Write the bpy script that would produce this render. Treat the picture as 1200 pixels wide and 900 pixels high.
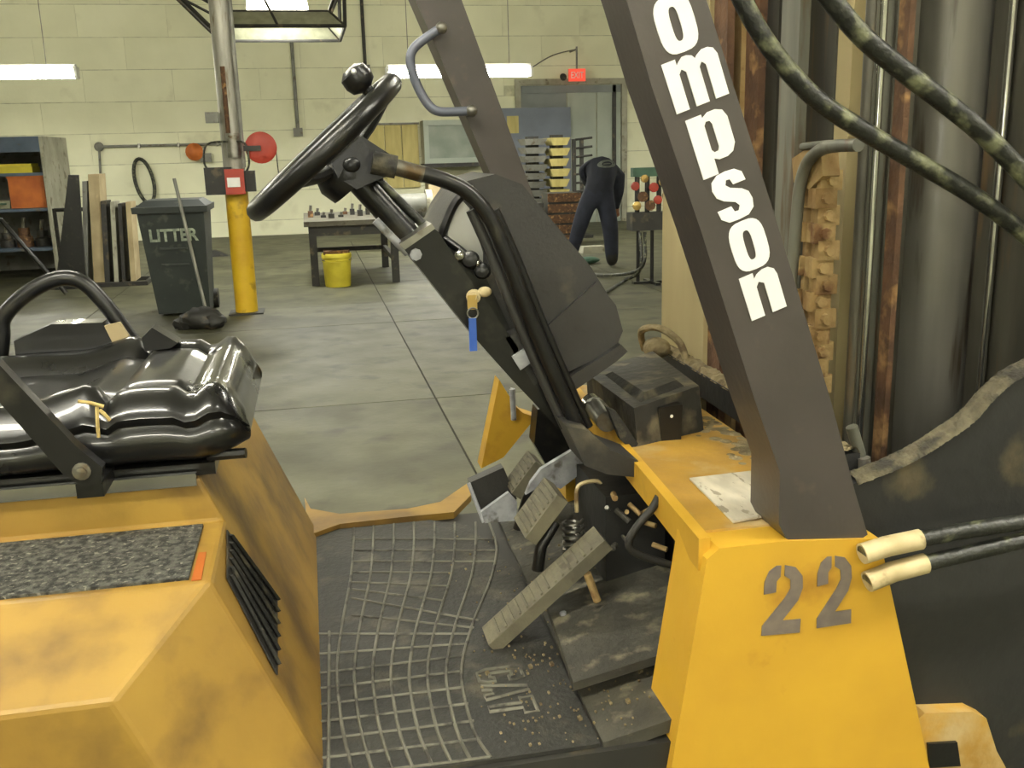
import bpy, bmesh, math, random
from mathutils import Vector, Matrix
random.seed(5)
S = bpy.context.scene
COL = S.collection
for o in list(bpy.data.objects): bpy.data.objects.remove(o)
V = Vector
# ------------------------------------------------------------------ camera
F = 1150.0; YAW = math.radians(11.3); PIT = math.radians(13.4); ROL = math.radians(1.5)
CP = V((0, 0, 1.55))
fw = V((math.sin(YAW)*math.cos(PIT), math.cos(YAW)*math.cos(PIT), -math.sin(PIT)))
r0 = V((math.cos(YAW), -math.sin(YAW), 0)); u0 = r0.cross(fw)
rt = r0*math.cos(ROL) - u0*math.sin(ROL); up = u0*math.cos(ROL) + r0*math.sin(ROL)
cam = bpy.data.cameras.new('camera'); camo = bpy.data.objects.new('camera', cam); COL.objects.link(camo)
M = Matrix((rt, up, -fw)).transposed().to_4x4(); M.translation = CP
camo.matrix_world = M
cam.sensor_fit = 'HORIZONTAL'; cam.sensor_width = 36; cam.lens = 36*F/1200; cam.clip_start = .02; cam.clip_end = 200
S.camera = camo
# ------------------------------------------------------------------ world, light, exposure
W_ = bpy.data.worlds.new('world'); S.world = W_; W_.use_nodes = True
W_.node_tree.nodes['Background'].inputs[0].default_value = (.75, .8, .72, 1)
W_.node_tree.nodes['Background'].inputs[1].default_value = .15
S.view_settings.view_transform = 'Standard'; S.view_settings.look = 'None'
S.view_settings.gamma = 1; S.view_settings.use_curve_mapping = False
S.view_settings.exposure = 0.35
LAMP_W = 48.0            # one ceiling fluorescent fixture
LAMP_COL = (.985, 1.0, .925)
TUBE_E = 36.0
# the compact camera's own flash, just above the lens
fd_ = bpy.data.lights.new('camera_flash', 'POINT'); fd_.energy = 4.5; fd_.shadow_soft_size = .02; fd_.color = (1, .98, .96)
fo_ = bpy.data.objects.new('camera_flash', fd_); COL.objects.link(fo_); fo_.location = CP + up*.05 - rt*.03
# measuring helpers: a sight line cut with a plane of the place
def ray(x, y): return fw*F + rt*(x-600) - up*(y-450)
def PY(x, y, v): d = ray(x, y); return CP + d*(v/d.y)
def PX(x, y, v): d = ray(x, y); return CP + d*(v/d.x)
def PZ(x, y, v): d = ray(x, y); return CP + d*((v-1.55)/d.z)
def PP(x, y, p, n): d = ray(x, y); return CP + d*((p-CP).dot(n)/d.dot(n))
# ------------------------------------------------------------------ materials
def lin(c):
    return tuple((v/255/12.92 if v/255 <= .04045 else ((v/255+.055)/1.055)**2.4) for v in c) + (1,)
MATS = {}
def mat(name, c1, c2=None, rough=.6, metal=0., ns=6., bump=0., bs=80., lo=.35, hi=.65, dirt=None, dlo=.58, dhi=.68, ds=14., stretch=(1, 1, 1), coat=0., emit=0., rvar=0.):
    m = bpy.data.materials.new(name); m.use_nodes = True; nt = m.node_tree; N = nt.nodes; L = nt.links
    b = N['Principled BSDF']
    b.inputs['Roughness'].default_value = rough; b.inputs['Metallic'].default_value = metal
    b.inputs['Coat Weight'].default_value = coat
    tc = N.new('ShaderNodeTexCoord'); oi = N.new('ShaderNodeObjectInfo')
    mp = N.new('ShaderNodeMapping'); mp.inputs['Scale'].default_value = stretch
    mul = N.new('ShaderNodeMath'); mul.operation = 'MULTIPLY'; mul.inputs[1].default_value = 37
    L.new(oi.outputs['Random'], mul.inputs[0]); L.new(tc.outputs['Object'], mp.inputs['Vector']); L.new(mul.outputs[0], mp.inputs['Location'])
    vec = mp.outputs['Vector']
    def noise(s, det=4):
        n = N.new('ShaderNodeTexNoise'); n.inputs['Scale'].default_value = s; n.inputs['Detail'].default_value = det
        L.new(vec, n.inputs['Vector']); return n.outputs['Fac']
    def rng(fac, a, c):
        r = N.new('ShaderNodeMapRange'); r.inputs[1].default_value = a; r.inputs[2].default_value = c; L.new(fac, r.inputs[0]); return r.outputs[0]
    col = None
    if c2 is None: c2 = tuple(v*.8 for v in c1)
    mx = N.new('ShaderNodeMix'); mx.data_type = 'RGBA'
    mx.inputs[6].default_value = lin(c1); mx.inputs[7].default_value = lin(c2)
    L.new(rng(noise(ns), lo, hi), mx.inputs[0]); col = mx.outputs[2]
    if dirt:
        m2 = N.new('ShaderNodeMix'); m2.data_type = 'RGBA'; m2.inputs[7].default_value = lin(dirt)
        L.new(col, m2.inputs[6]); L.new(rng(noise(ds, 6), dlo, dhi), m2.inputs[0]); col = m2.outputs[2]
    L.new(col, b.inputs['Base Color'])
    if rvar:
        r = N.new('ShaderNodeMapRange'); r.inputs[3].default_value = max(.02, rough-rvar); r.inputs[4].default_value = rough+rvar
        L.new(noise(ns*2), r.inputs[0]); L.new(r.outputs[0], b.inputs['Roughness'])
    if bump:
        bp = N.new('ShaderNodeBump'); bp.inputs['Strength'].default_value = bump; bp.inputs['Distance'].default_value = .01
        L.new(noise(bs, 5), bp.inputs['Height']); L.new(bp.outputs[0], b.inputs['Normal'])
    if emit:
        b.inputs['Emission Strength'].default_value = emit; b.inputs['Emission Color'].default_value = lin(c1)
    MATS[name] = m; return m
mat('concrete', (90, 89, 66), (70, 69, 51), .58, ns=1.6, bump=.15, bs=30, dirt=(58, 56, 42), ds=3.5, dlo=.55, dhi=.72, rvar=.12)
mat('joint', (50, 47, 36), rough=.9)
mat('wall', (229, 229, 200), (219, 219, 189), .75, ns=1.2, bump=.2, bs=18, dirt=(198, 196, 166), ds=1.8, dlo=.6, dhi=.8)
mat('wall_joint', (206, 205, 174), rough=.9)
mat('ceil', (150, 150, 128), rough=.9)
mat('yellow', (208, 164, 50), (196, 152, 48), .42, ns=5, bump=.06, bs=40, dirt=(150, 104, 36), ds=9, dlo=.60, dhi=.78)
mat('yellow_hood', (164, 130, 54), (140, 108, 48), .5, ns=4, bump=.08, bs=40, dirt=(104, 80, 42), ds=8, dlo=.47, dhi=.70)
mat('yellow_dirty', (184, 144, 60), (158, 122, 56), .6, ns=7, bump=.2, bs=60, dirt=(184, 160, 112), ds=9, dlo=.52, dhi=.66)
mat('yellow_plain', (212, 176, 32), (190, 150, 28), .5, ns=3, dirt=(120, 96, 30), ds=5, dlo=.6, dhi=.75)
mat('post', (74, 68, 65), (67, 62, 59), .36, ns=8, bump=.04, bs=90, dirt=(92, 82, 72), ds=20, dlo=.62, dhi=.8)
mat('black_paint', (25, 25, 25), (19, 19, 19), .3, ns=9, dirt=(60, 57, 48), ds=16, dlo=.6, dhi=.78, bump=.05)
mat('black_vinyl', (15, 15, 16), (21, 21, 21), .29, ns=5, bump=.08, bs=14, coat=.5, rvar=.06)
mat('rubber', (44, 43, 39), (34, 34, 31), .72, ns=12, bump=.25, bs=120, dirt=(92, 86, 68), ds=22, dlo=.56, dhi=.72)
mat('mat_rubber', (50, 49, 44), (38, 38, 35), .6, ns=7, bump=.3, bs=90, dirt=(84, 80, 66), ds=16, dlo=.55, dhi=.75)
mat('rib_rubber', (112, 110, 98), (84, 82, 72), .6, ns=14, dirt=(58, 56, 50), ds=20, dlo=.55, dhi=.62)
mat('console', (54, 53, 51), (46, 45, 43), .5, ns=8, bump=.12, bs=150, dirt=(96, 90, 74), ds=12, dlo=.58, dhi=.76)
mat('grit', (92, 92, 84), (44, 44, 42), .85, ns=90, bump=.8, bs=160, lo=.4, hi=.6, dirt=(130, 128, 116), ds=120, dlo=.6, dhi=.66)
mat('steel', (150, 148, 140), (110, 108, 100), .35, .8, ns=10, dirt=(96, 80, 58), ds=14)
mat('chrome', (205, 205, 200), (170, 170, 165), .16, .95, ns=10)
mat('cylinder', (136, 133, 124), (118, 115, 107), .3, .15, ns=3, stretch=(6, 6, .6), dirt=(80, 70, 56), ds=5)
mat('greymetal', (172, 174, 178), (140, 142, 146), .5, .2, ns=40, dirt=(96, 94, 88), ds=30)
mat('rust', (108, 78, 54), (80, 58, 42), .85, ns=20, bump=.4, bs=70, dirt=(160, 124, 80), ds=18, dlo=.56, dhi=.68)
mat('tan', (172, 148, 100), (140, 112, 70), .85, ns=14, bump=.4, bs=70, dirt=(108, 76, 46), ds=16)
mat('cream', (166, 152, 112), (140, 126, 88), .7, ns=4, stretch=(1, 1, .3), dirt=(128, 104, 66), ds=8, dlo=.58, dhi=.74)
mat('mast', (82, 79, 68), (62, 60, 52), .4, .1, ns=6, stretch=(4, 4, .5), dirt=(104, 84, 58), ds=9, dlo=.57, dhi=.72)
mat('mast_grey', (116, 116, 104), (92, 92, 82), .5, .2, ns=6, stretch=(4, 4, .5), dirt=(90, 72, 50), ds=9)
mat('dusty', (70, 68, 58), (52, 50, 44), .75, ns=14, bump=.3, bs=90, dirt=(112, 106, 86), ds=24, dlo=.55, dhi=.7)
mat('pad', (108, 103, 84), (88, 84, 70), .75, ns=16, bump=.2, bs=120, dirt=(76, 72, 60), ds=20)
mat('box_black', (50, 49, 45), (40, 39, 37), .5, ns=9, bump=.2, bs=60, dirt=(104, 97, 78), ds=18, dlo=.5, dhi=.66)
mat('lens', (176, 176, 168), (158, 158, 150), .35, ns=8)
mat('dark_plate', (40, 40, 38), (32, 32, 31), .6, ns=6, bump=.15, bs=50, dirt=(92, 82, 58), ds=6, dlo=.64, dhi=.78)
mat('dirt', (146, 132, 100), (104, 92, 66), .95, ns=24, bump=.8, bs=60, dirt=(92, 78, 56), ds=26)
mat('edge_dirt', (112, 104, 82), (76, 71, 57), .95, ns=30, bump=.8, bs=60, dirt=(52, 49, 42), ds=22, dlo=.5, dhi=.64)
mat('hose', (40, 41, 36), (30, 31, 28), .36, ns=30, bump=.3, bs=90, dirt=(112, 114, 88), ds=30, dlo=.52, dhi=.68)
mat('ferrule', (208, 192, 150), (176, 158, 116), .6, ns=18, dirt=(120, 98, 66), ds=22)
mat('white', (238, 238, 236), (228, 228, 226), .5)
mat('placard', (214, 206, 186), (186, 178, 158), .5, ns=40, dirt=(150, 140, 118), ds=60, dlo=.6, dhi=.64, stretch=(1, .35, 1))
mat('number', (104, 94, 86), (122, 110, 98), .7, ns=40)
mat('blue', (52, 92, 176), (44, 78, 150), .4)
mat('brass', (196, 168, 100), (160, 132, 76), .35, .7)
mat('foam', (206, 184, 120), (176, 150, 90), .9, ns=40)
mat('orange', (194, 108, 42), (168, 88, 34), .6)
mat('red', (178, 62, 44), (152, 52, 38), .5, ns=4)
mat('sign_red', (232, 76, 56), (220, 70, 50), .5, emit=.6)
mat('pole_grey', (166, 164, 154), (140, 138, 128), .4, .3, ns=4, stretch=(5, 5, .6), dirt=(120, 108, 90), ds=6)
mat('conduit', (176, 176, 170), (150, 150, 144), .35, .5)
mat('bin', (44, 50, 47), (36, 42, 40), .55, ns=5, dirt=(70, 72, 64), ds=8)
mat('bin_letter', (170, 178, 158), (120, 130, 116), .8, ns=22)
mat('darksteel', (46, 45, 41), (35, 34, 31), .6, ns=6, dirt=(88, 78, 60), ds=8)
mat('greysteel', (126, 126, 118), (104, 104, 96), .55, ns=5, dirt=(90, 82, 66), ds=8)
mat('palesteel', (168, 166, 148), (144, 142, 124), .6, ns=4, dirt=(110, 104, 84), ds=7)
mat('board', (196, 184, 120), (178, 164, 102), .7, ns=3, stretch=(4, 4, .7))
mat('card', (176, 160, 124), (154, 138, 104), .85, ns=4)
mat('door_grey', (128, 134, 132), (114, 120, 120), .6, ns=2)
mat('door_light', (164, 172, 160), (150, 158, 148), .6, ns=2)
mat('door_flare', (116, 124, 138), (104, 110, 124), .6, ns=2)  # grey leaf, with the bluish lens flare mixed into its colour
mat('jacket', (28, 31, 44), (20, 23, 33), .8, ns=8, bump=.3, bs=14)
mat('trouser', (36, 40, 54), (27, 30, 42), .85, ns=8, bump=.3, bs=14)
mat('print', (104, 108, 100), (84, 88, 82), .8, ns=20)
mat('skin', (176, 128, 98), (158, 110, 84), .55)
mat('hair', (34, 26, 20), rough=.7)
mat('boot', (26, 23, 20), rough=.6)
mat('glass', (150, 158, 148), (120, 130, 122), .1, ns=2)
mat('tube', (255, 250, 232), (255, 250, 232), .4, emit=TUBE_E)
mat('lamp_panel', (255, 250, 230), (255, 250, 230), .4, emit=20)
mat('mesh_hood', (150, 150, 126), (128, 128, 106), .7, ns=10)
mat('handle', (112, 116, 130), (94, 98, 110), .35, .2)
mat('tabletop', (104, 100, 86), (82, 79, 67), .6, ns=5, dirt=(70, 62, 48), ds=9)
mat('green', (70, 104, 84), (56, 86, 70), .6)
mat('bluegrey', (84, 98, 116), (70, 84, 100), .6, ns=4, dirt=(90, 86, 76), ds=8)
mat('tapeyellow', (214, 200, 60), (196, 180, 50), .6)
# ------------------------------------------------------------------ object helpers
WO = {}
def fin(name, bm, m, parent=None, smooth=False, origin=None, bevel=0, seg=2, ang=30):
    if bevel:
        es = [e for e in bm.edges if len(e.link_faces) == 2 and e.calc_face_angle(0) > math.radians(ang)]
        bmesh.ops.bevel(bm, geom=es, offset=bevel, segments=seg, profile=.6, affect='EDGES', clamp_overlap=True)
    bmesh.ops.recalc_face_normals(bm, faces=bm.faces)
    xs = [v.co for v in bm.verts]
    if origin is None:
        lo = V((min(v.x for v in xs), min(v.y for v in xs), min(v.z for v in xs))); hi = V((max(v.x for v in xs), max(v.y for v in xs), max(v.z for v in xs)))
        origin = V(((lo.x+hi.x)/2, (lo.y+hi.y)/2, lo.z))
    origin = V(origin)
    for v in bm.verts: v.co -= origin
    me = bpy.data.meshes.new(name); bm.to_mesh(me); bm.free()
    for k in (m if isinstance(m, (list, tuple)) else [m]): me.materials.append(MATS[k])
    if smooth:
        for p in me.polygons: p.use_smooth = True
        me.set_sharp_from_angle(angle=math.radians(smooth if smooth is not True else 45))
    o = bpy.data.objects.new(name, me); COL.objects.link(o)
    o.location = origin - (WO[parent.name] if parent else V((0, 0, 0)))
    if parent: o.parent = parent
    WO[o.name] = origin
    return o
def tag(o, label, cat, group=None, kind=None):
    o['label'] = label; o['category'] = cat
    if group: o['group'] = group
    if kind: o['kind'] = kind
    return o
def struct(o): o['kind'] = 'structure'; return o
def thing(name, loc, label, cat, group=None):
    o = bpy.data.objects.new(name, None); COL.objects.link(o); o.location = loc; WO[o.name] = V(loc); o.empty_display_size = .1
    return tag(o, label, cat, group)
def dup(o, loc, parent=None, label=None):
    c = o.copy(); COL.objects.link(c); c.location = V(loc) - (WO[parent.name] if parent else V((0, 0, 0)))
    c.parent = parent; WO[c.name] = V(loc)
    if label: c['label'] = label
    for ch in o.children:
        d = ch.copy(); COL.objects.link(d); d.parent = c; WO[d.name] = V(loc) + ch.location
    return c
def nb(): return bmesh.new()
def box(bm, x0, x1, y0, y1, z0, z1):
    vs = [bm.verts.new((x, y, z)) for z in (z0, z1) for x, y in ((x0, y0), (x1, y0), (x1, y1), (x0, y1))]
    for f in ((3, 2, 1, 0), (4, 5, 6, 7), (0, 1, 5, 4), (1, 2, 6, 5), (2, 3, 7, 6), (3, 0, 4, 7)): bm.faces.new([vs[i] for i in f])
    return bm
def obox(bm, c, ax, ay, az):     # box about c with half axes
    c = V(c); vs = [bm.verts.new(c + ax*a + ay*b + az*d) for d in (-1, 1) for a, b in ((-1, -1), (1, -1), (1, 1), (-1, 1))]
    for f in ((3, 2, 1, 0), (4, 5, 6, 7), (0, 1, 5, 4), (1, 2, 6, 5), (2, 3, 7, 6), (3, 0, 4, 7)): bm.faces.new([vs[i] for i in f])
    return bm
def hull(bm, bot, top):          # two matching loops
    a = [bm.verts.new(p) for p in bot]; b = [bm.verts.new(p) for p in top]; n = len(a)
    bm.faces.new(a[::-1]); bm.faces.new(b)
    for i in range(n): bm.faces.new((a[i], a[(i+1) % n], b[(i+1) % n], b[i]))
    return bm
def prism(bm, pts, d):           # outline in space swept by d
    d = V(d); return hull(bm, [V(p) for p in pts], [V(p)+d for p in pts])
def yprism(bm, px, y0, y1):      # pixel outline measured on the plane Y=y0, parallel-swept to y1
    return prism(bm, [PY(x, y, y0) for x, y in px], (0, y1-y0, 0))
def smoothpath(P, n=6):
    P = [V(p) for p in P]; out = []
    for i in range(len(P)-1):
        a = P[max(i-1, 0)]; b = P[i]; c = P[i+1]; d = P[min(i+2, len(P)-1)]
        for k in range(n):
            t = k/n; out.append(.5*((2*b) + (c-a)*t + (2*a-5*b+4*c-d)*t*t + (3*b-a-3*c+d)*t*t*t))
    out.append(P[-1]); return out
def tube(bm, P, r, n=10, closed=False):
    P = [V(p) for p in P]; m = len(P); rings = []
    t0 = (P[1]-P[0]).normalized(); a = V((0, 0, 1)) if abs(t0.z) < .9 else V((1, 0, 0)); u = t0.cross(a).normalized()
    for i in range(m):
        if closed: t = (P[(i+1) % m]-P[i-1]).normalized()
        else: t = (P[min(i+1, m-1)]-P[max(i-1, 0)]).normalized()
        u = (u - t*u.dot(t)).normalized(); w = t.cross(u)
        rr = r(i/(m-1)) if callable(r) else r
        rings.append([bm.verts.new(P[i] + (u*math.cos(2*math.pi*k/n) + w*math.sin(2*math.pi*k/n))*rr) for k in range(n)])
    for i in range(m if closed else m-1):
        A = rings[i]; B = rings[(i+1) % m]
        for k in range(n): bm.faces.new((A[k], A[(k+1) % n], B[(k+1) % n], B[k]))
    if not closed: bm.faces.new(rings[0][::-1]); bm.faces.new(rings[-1])
    return bm
def rod(bm, a, b, r, n=12): return tube(bm, [a, b], r, n)
def lathe(bm, c, ax, prof, n=20):     # prof: (radius, height along ax)
    c = V(c); ax = V(ax).normalized(); q = V((0, 0, 1)) if abs(ax.z) < .9 else V((1, 0, 0)); u = ax.cross(q).normalized(); w = ax.cross(u)
    rings = [[bm.verts.new(c + ax*h + (u*math.cos(2*math.pi*k/n)+w*math.sin(2*math.pi*k/n))*max(r, 1e-4)) for k in range(n)] for r, h in prof]
    for A, B in zip(rings, rings[1:]):
        for k in range(n): bm.faces.new((A[k], A[(k+1) % n], B[(k+1) % n], B[k]))
    bm.faces.new(rings[0][::-1]); bm.faces.new(rings[-1]); return bm
def ball(bm, c, r, s=(1, 1, 1)):
    q = bmesh.ops.create_uvsphere(bm, u_segments=14, v_segments=9, radius=r)
    for v in q['verts']: v.co = V((v.co.x*s[0], v.co.y*s[1], v.co.z*s[2])) + V(c)
    return bm
def outline2d(name, loops, o, ex, ey, depth, m, parent):      # flat lettering cut from filled outlines (holes allowed)
    cu = bpy.data.curves.new(name, 'CURVE'); cu.dimensions = '2D'; cu.fill_mode = 'BOTH'; cu.extrude = .5
    for lp in loops:
        sp = cu.splines.new('POLY'); sp.points.add(len(lp)-1); sp.use_cyclic_u = True
        for p, q in zip(sp.points, lp): p.co = (q[0], q[1], 0, 1)
    t = bpy.data.objects.new('tmp', cu); me = bpy.data.meshes.new_from_object(t)
    bm = nb(); bm.from_mesh(me); bpy.data.objects.remove(t); bpy.data.meshes.remove(me); bpy.data.curves.remove(cu)
    nrm = V(ex).cross(V(ey)).normalized()
    for v in bm.verts: v.co = V(o) + V(ex)*v.co.x + V(ey)*v.co.y + nrm*(v.co.z*depth)
    return fin(name, bm, m, parent)
def textmesh(name, s, o, ex, ey, depth, m, parent, offset=0., outline=0.):
    cu = bpy.data.curves.new(name, 'FONT'); cu.body = s; cu.size = 1; cu.extrude = .5; cu.offset = offset; cu.resolution_u = 3
    if outline: cu.fill_mode = 'NONE' if False else 'FULL'
    t = bpy.data.objects.new('tmp', cu); me = bpy.data.meshes.new_from_object(t)
    bm = nb(); bm.from_mesh(me); bpy.data.objects.remove(t); bpy.data.meshes.remove(me); bpy.data.curves.remove(cu)
    x0 = min(v.co.x for v in bm.verts); x1 = max(v.co.x for v in bm.verts); y0 = min(v.co.y for v in bm.verts); y1 = max(v.co.y for v in bm.verts)
    nrm = V(ex).cross(V(ey)).normalized()
    for v in bm.verts: v.co = V(o) + V(ex)*((v.co.x-x0)/(x1-x0)) + V(ey)*((v.co.y-y0)/(y1-y0)) + nrm*(v.co.z*depth)
    return fin(name, bm, m, parent)

# ================================================================== THE HALL
WY = 20.6; XL, XR, YF, ZC = -13.0, 14.0, -7.0, 5.6
floor = struct(fin('floor', box(nb(), XL, XR, YF, WY, -.2, -.006), 'joint'))
slab0 = None
gx = [.72 + 3*i for i in range(-5, 5)]; gy = [-3.0 + 3.05*j for j in range(-1, 8)]
bs = nb(); box(bs, .006, 2.994, .006, 3.044, -.006+.0, 0.0)
for x in gx:
    for y in gy:
        if x < XL or x+3 > XR or y+3.05 > WY or y < YF: continue
        if slab0 is None:
            slab0 = fin('concrete_slab', bs, 'concrete', floor, origin=(0, 0, -.006)); slab0.location = V((x, y, -.006)) - WO['floor']; 
        else: dup(slab0, (x, y, -.006), floor)
# filler strip between the last slabs and the wall
fin('concrete_strip', box(nb(), XL+.2, XR-.2, gy[-1]+.006, WY, -.006, 0), 'concrete', floor) if gy[-1]+3.05 > WY else None
wb = struct(fin('wall_back', box(nb(), XL, XR, WY+.012, WY+.25, 0, ZC), 'wall_joint'))
DX0, DX1, DZ = 4.45, 6.62, 2.84
pw, ph = 1.62, .585
pan = None
for i in range(17):
    for j in range(10):
        x0 = XL + .1 + i*pw - (pw/2 if j % 2 else 0); x1 = x0+pw-.006; z0 = j*ph - .28; z1 = z0+ph-.014
        x0 = max(x0, XL); x1 = min(x1, XR); z0 = max(z0, 0); z1 = min(z1, ZC)
        if x1-x0 < .1: continue
        if z0 < DZ and x1 > DX0 and x0 < DX1:
            if z1 > DZ+.1 : z0 = DZ
            elif x0 < DX0-.05: x1 = DX0
            elif x1 > DX1+.05: x0 = DX1
            else: continue
        full = abs(x1-x0-(pw-.006)) < 1e-4 and abs(z1-z0-(ph-.014)) < 1e-4
        if full and pan: dup(pan, (x0, WY, z0), wb)
        else:
            o = fin('wall_panel', box(nb(), x0, x1, WY, WY+.012, z0, z1), 'wall', wb, origin=(x0, WY, z0))
            if full: pan = o
struct(fin('wall_left', box(nb(), XL-.2, XL, YF, WY+.25, 0, ZC), 'wall'))
struct(fin('wall_right', box(nb(), XR, XR+.2, YF, WY+.25, 0, ZC), 'wall'))
struct(fin('wall_front', box(nb(), XL-.2, XR+.2, YF-.2, YF, 0, ZC), 'wall'))
struct(fin('ceiling', box(nb(), XL-.2, XR+.2, YF-.2, WY+.25, ZC, ZC+.15), 'ceil'))
# ---- wide doorway in the back wall
d = thing('door_1', ((DX0+DX1)/2, WY+.03, 0), 'wide grey doorway behind the bending worker', 'door'); d['kind'] = 'structure'
fr = nb()
box(fr, DX0-.12, DX0, WY-.06, WY+.04, 0, DZ); box(fr, DX1, DX1+.12, WY-.06, WY+.04, 0, DZ); box(fr, DX0-.12, DX1+.12, WY-.06, WY+.04, DZ, DZ+.12)
fin('door_frame', fr, 'palesteel', d, bevel=.01)
fin('door_panel', box(nb(), DX0+.01, DX0+.98, WY-.01, WY+.03, 0, DZ-.01), 'door_grey', d)
fin('door_panel', box(nb(), DX0+1.0, DX0+1.62, WY-.01, WY+.03, 0, DZ-.01), 'door_light', d)
fin('door_panel', box(nb(), DX0+1.64, DX1-.01, WY-.01, WY+.03, 0, DZ-.01), 'door_light', d)
fin('door_seam_post', box(nb(), DX1-.2, DX1-.12, WY-.04, WY+.0, 0, DZ-.02), 'darksteel', d)
fin('door_lintel', box(nb(), DX0+.02, DX1-.02, WY-.04, WY, DZ-.16, DZ-.02), 'door_grey', d)
bl = thing('side_door', (4.15, WY-.1, 0), 'grey door leaf with painted blue flare and a pale notice, left of wide doorway', 'door')
q0 = PY(585, 127, WY-.1); q1 = PY(668, 127, WY-.1)
fin('leaf', box(nb(), q0.x, q1.x, WY-.14, WY-.07, 0, q0.z), 'door_flare', bl, bevel=.01)
a = PY(594, 136, WY-.15); b = PY(608, 156, WY-.15)
fin('notice', box(nb(), a.x, b.x, WY-.155, WY-.141, b.z, a.z), 'board', bl)
fin('handle', tube(nb(), smoothpath([(q0.x+.12, WY-.14, 1.0), (q0.x+.12, WY-.2, 1.02), (q0.x+.26, WY-.2, 1.02)], 4), .015, 6), 'steel', bl, smooth=True)

# ================================================================== LAMPS
def fixture(x, y, z, label, group, power=LAMP_W*4.0, L=2.4, name='fluorescent_lamp'):
    t = thing(name, (x, y, z), label, 'lamp', group)
    bm = nb(); hull(bm, [V((x-L/2, y-.06, z+.14)), V((x+L/2, y-.06, z+.14)), V((x+L/2, y+.06, z+.14)), V((x-L/2, y+.06, z+.14))][::1],
         [V((x-L/2, y-.05, z+.2)), V((x+L/2, y-.05, z+.2)), V((x+L/2, y+.05, z+.2)), V((x-L/2, y+.05, z+.2))])
    fin('housing', bm, 'white', t)
    for s in (-.065, .065):
        fin('tube', rod(nb(), (x-L/2+.03, y+s, z+.06), (x+L/2-.03, y+s, z+.06), .055, 12), 'tube', t, smooth=True)
    for s in (-1, 1):
        fin('end_cap', box(nb(), x+s*L/2-.02, x+s*L/2+.02, y-.11, y+.11, z, z+.16), 'white', t, bevel=.01)
        fin('hanger', rod(nb(), (x+s*.8, y, z+.2), (x+s*.8, y, ZC), .006, 6), 'steel', t)
    ld = bpy.data.lights.new('tube_light', 'AREA'); ld.shape = 'RECTANGLE'; ld.size = L*.95; ld.size_y = .16; ld.energy = power; ld.color = LAMP_COL
    lo = bpy.data.objects.new('tube_light', ld); COL.objects.link(lo); lo.parent = t; lo.location = (0, 0, .015)
    return t
a = PY(90, 87, 16); b = PY(455, 87, 16)
fixture(a.x-1.2, 16, a.z-.06, 'glowing white fluorescent lamp at the upper left edge', 'ceiling fluorescents', L=2.4)
fixture(b.x+1.12, 16, b.z-.06, 'glowing white fluorescent lamp behind the leaning far guard post', 'ceiling fluorescents', L=2.28)
k = 0
for yy in (4.6, .2, -4.2):
    for xx in (-5.2, -1.2, 2.8, 6.8):
        fixture(xx, yy, 3.75, 'fluorescent lamp hung overhead above the forklift, out of view', 'overhead fluorescents', power=LAMP_W)
for xx in (9.0, -10.2):
    fixture(xx, 15, 3.4, 'fluorescent lamp hung far to one side of the hall, out of view', 'side fluorescents')
# ---- square hooded lamp by the pole
hx = [PY(x, y, 12.2) for x, y in ((205, 8), (252, 48), (404, 38), (408, 0))]
hz = 2.93; hc = V((-.18, 12.3, hz))
hd = thing('hooded_lamp', (hc.x, hc.y, hz), 'square open-framed hood lamp hanging beside the steel pole', 'lamp')
def rect_(cx, cy, hx_, hy_, z): return [V((cx-hx_, cy-hy_, z)), V((cx+hx_, cy-hy_, z)), V((cx+hx_, cy+hy_, z)), V((cx-hx_, cy+hy_, z))]
def sq(h, z, c=hc): return [V((c.x+sx*h, c.y+sy*h, z)) for sx, sy in ((-1, -1), (1, -1), (1, 1), (-1, 1))]
lo_ = sq(.72, hz); up_ = sq(.56, hz+.17); tp_ = [V((p.x, p.y, hz+.55)) for p in sq(.74, hz)]; tp_[0].x -= .50; tp_[3].x -= .50
for i in range(4):
    fin('rim_bar', rod(nb(), lo_[i], lo_[(i+1) % 4], .022, 6), 'darksteel', hd)
    fin('rim_bar', rod(nb(), up_[i], up_[(i+1) % 4], .018, 6), 'darksteel', hd)
    fin('rim_bar', rod(nb(), tp_[i], tp_[(i+1) % 4], .022, 6), 'darksteel', hd)
    fin('corner_bar', rod(nb(), lo_[i], up_[i], .018, 6), 'darksteel', hd)
    fin('strut', rod(nb(), up_[i], tp_[i], .018, 6), 'darksteel', hd)
    fin('strut', rod(nb(), lo_[i], tp_[i], .024, 6), 'darksteel', hd)
    c_ = (lo_[i]+lo_[(i+1) % 4]+up_[i]+up_[(i+1) % 4])/4
    ins = [lo_[i].lerp(c_, .03), lo_[(i+1) % 4].lerp(c_, .03), up_[(i+1) % 4].lerp(c_, .03), up_[i].lerp(c_, .03)]
    fin('skirt_plate', prism(nb(), ins, V((0, 0, .012))), 'mesh_hood', hd)
fin('lamp_panel', hull(nb(), rect_(hc.x, hc.y, .34, .30, hz+.24), rect_(hc.x, hc.y, .30, .26, hz+.52)), 'lamp_panel', hd)
fin('cross_bar', rod(nb(), (lo_[0]+lo_[1])/2, (tp_[0]+tp_[1])/2, .016, 6), 'darksteel', hd)
fin('hanger', rod(nb(), hc+V((0, 0, .52)), (hc.x, hc.y, ZC), .02, 8), 'steel', hd)
for i in range(4): fin('hanger', rod(nb(), tp_[i], (tp_[i].x, tp_[i].y, ZC), .01, 6), 'steel', hd)
ld = bpy.data.lights.new('hood_light', 'AREA'); ld.size = .6; ld.energy = 110; ld.color = LAMP_COL
lo = bpy.data.objects.new('hood_light', ld); COL.objects.link(lo); lo.parent = hd; lo.location = (0, 0, .23)

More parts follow.
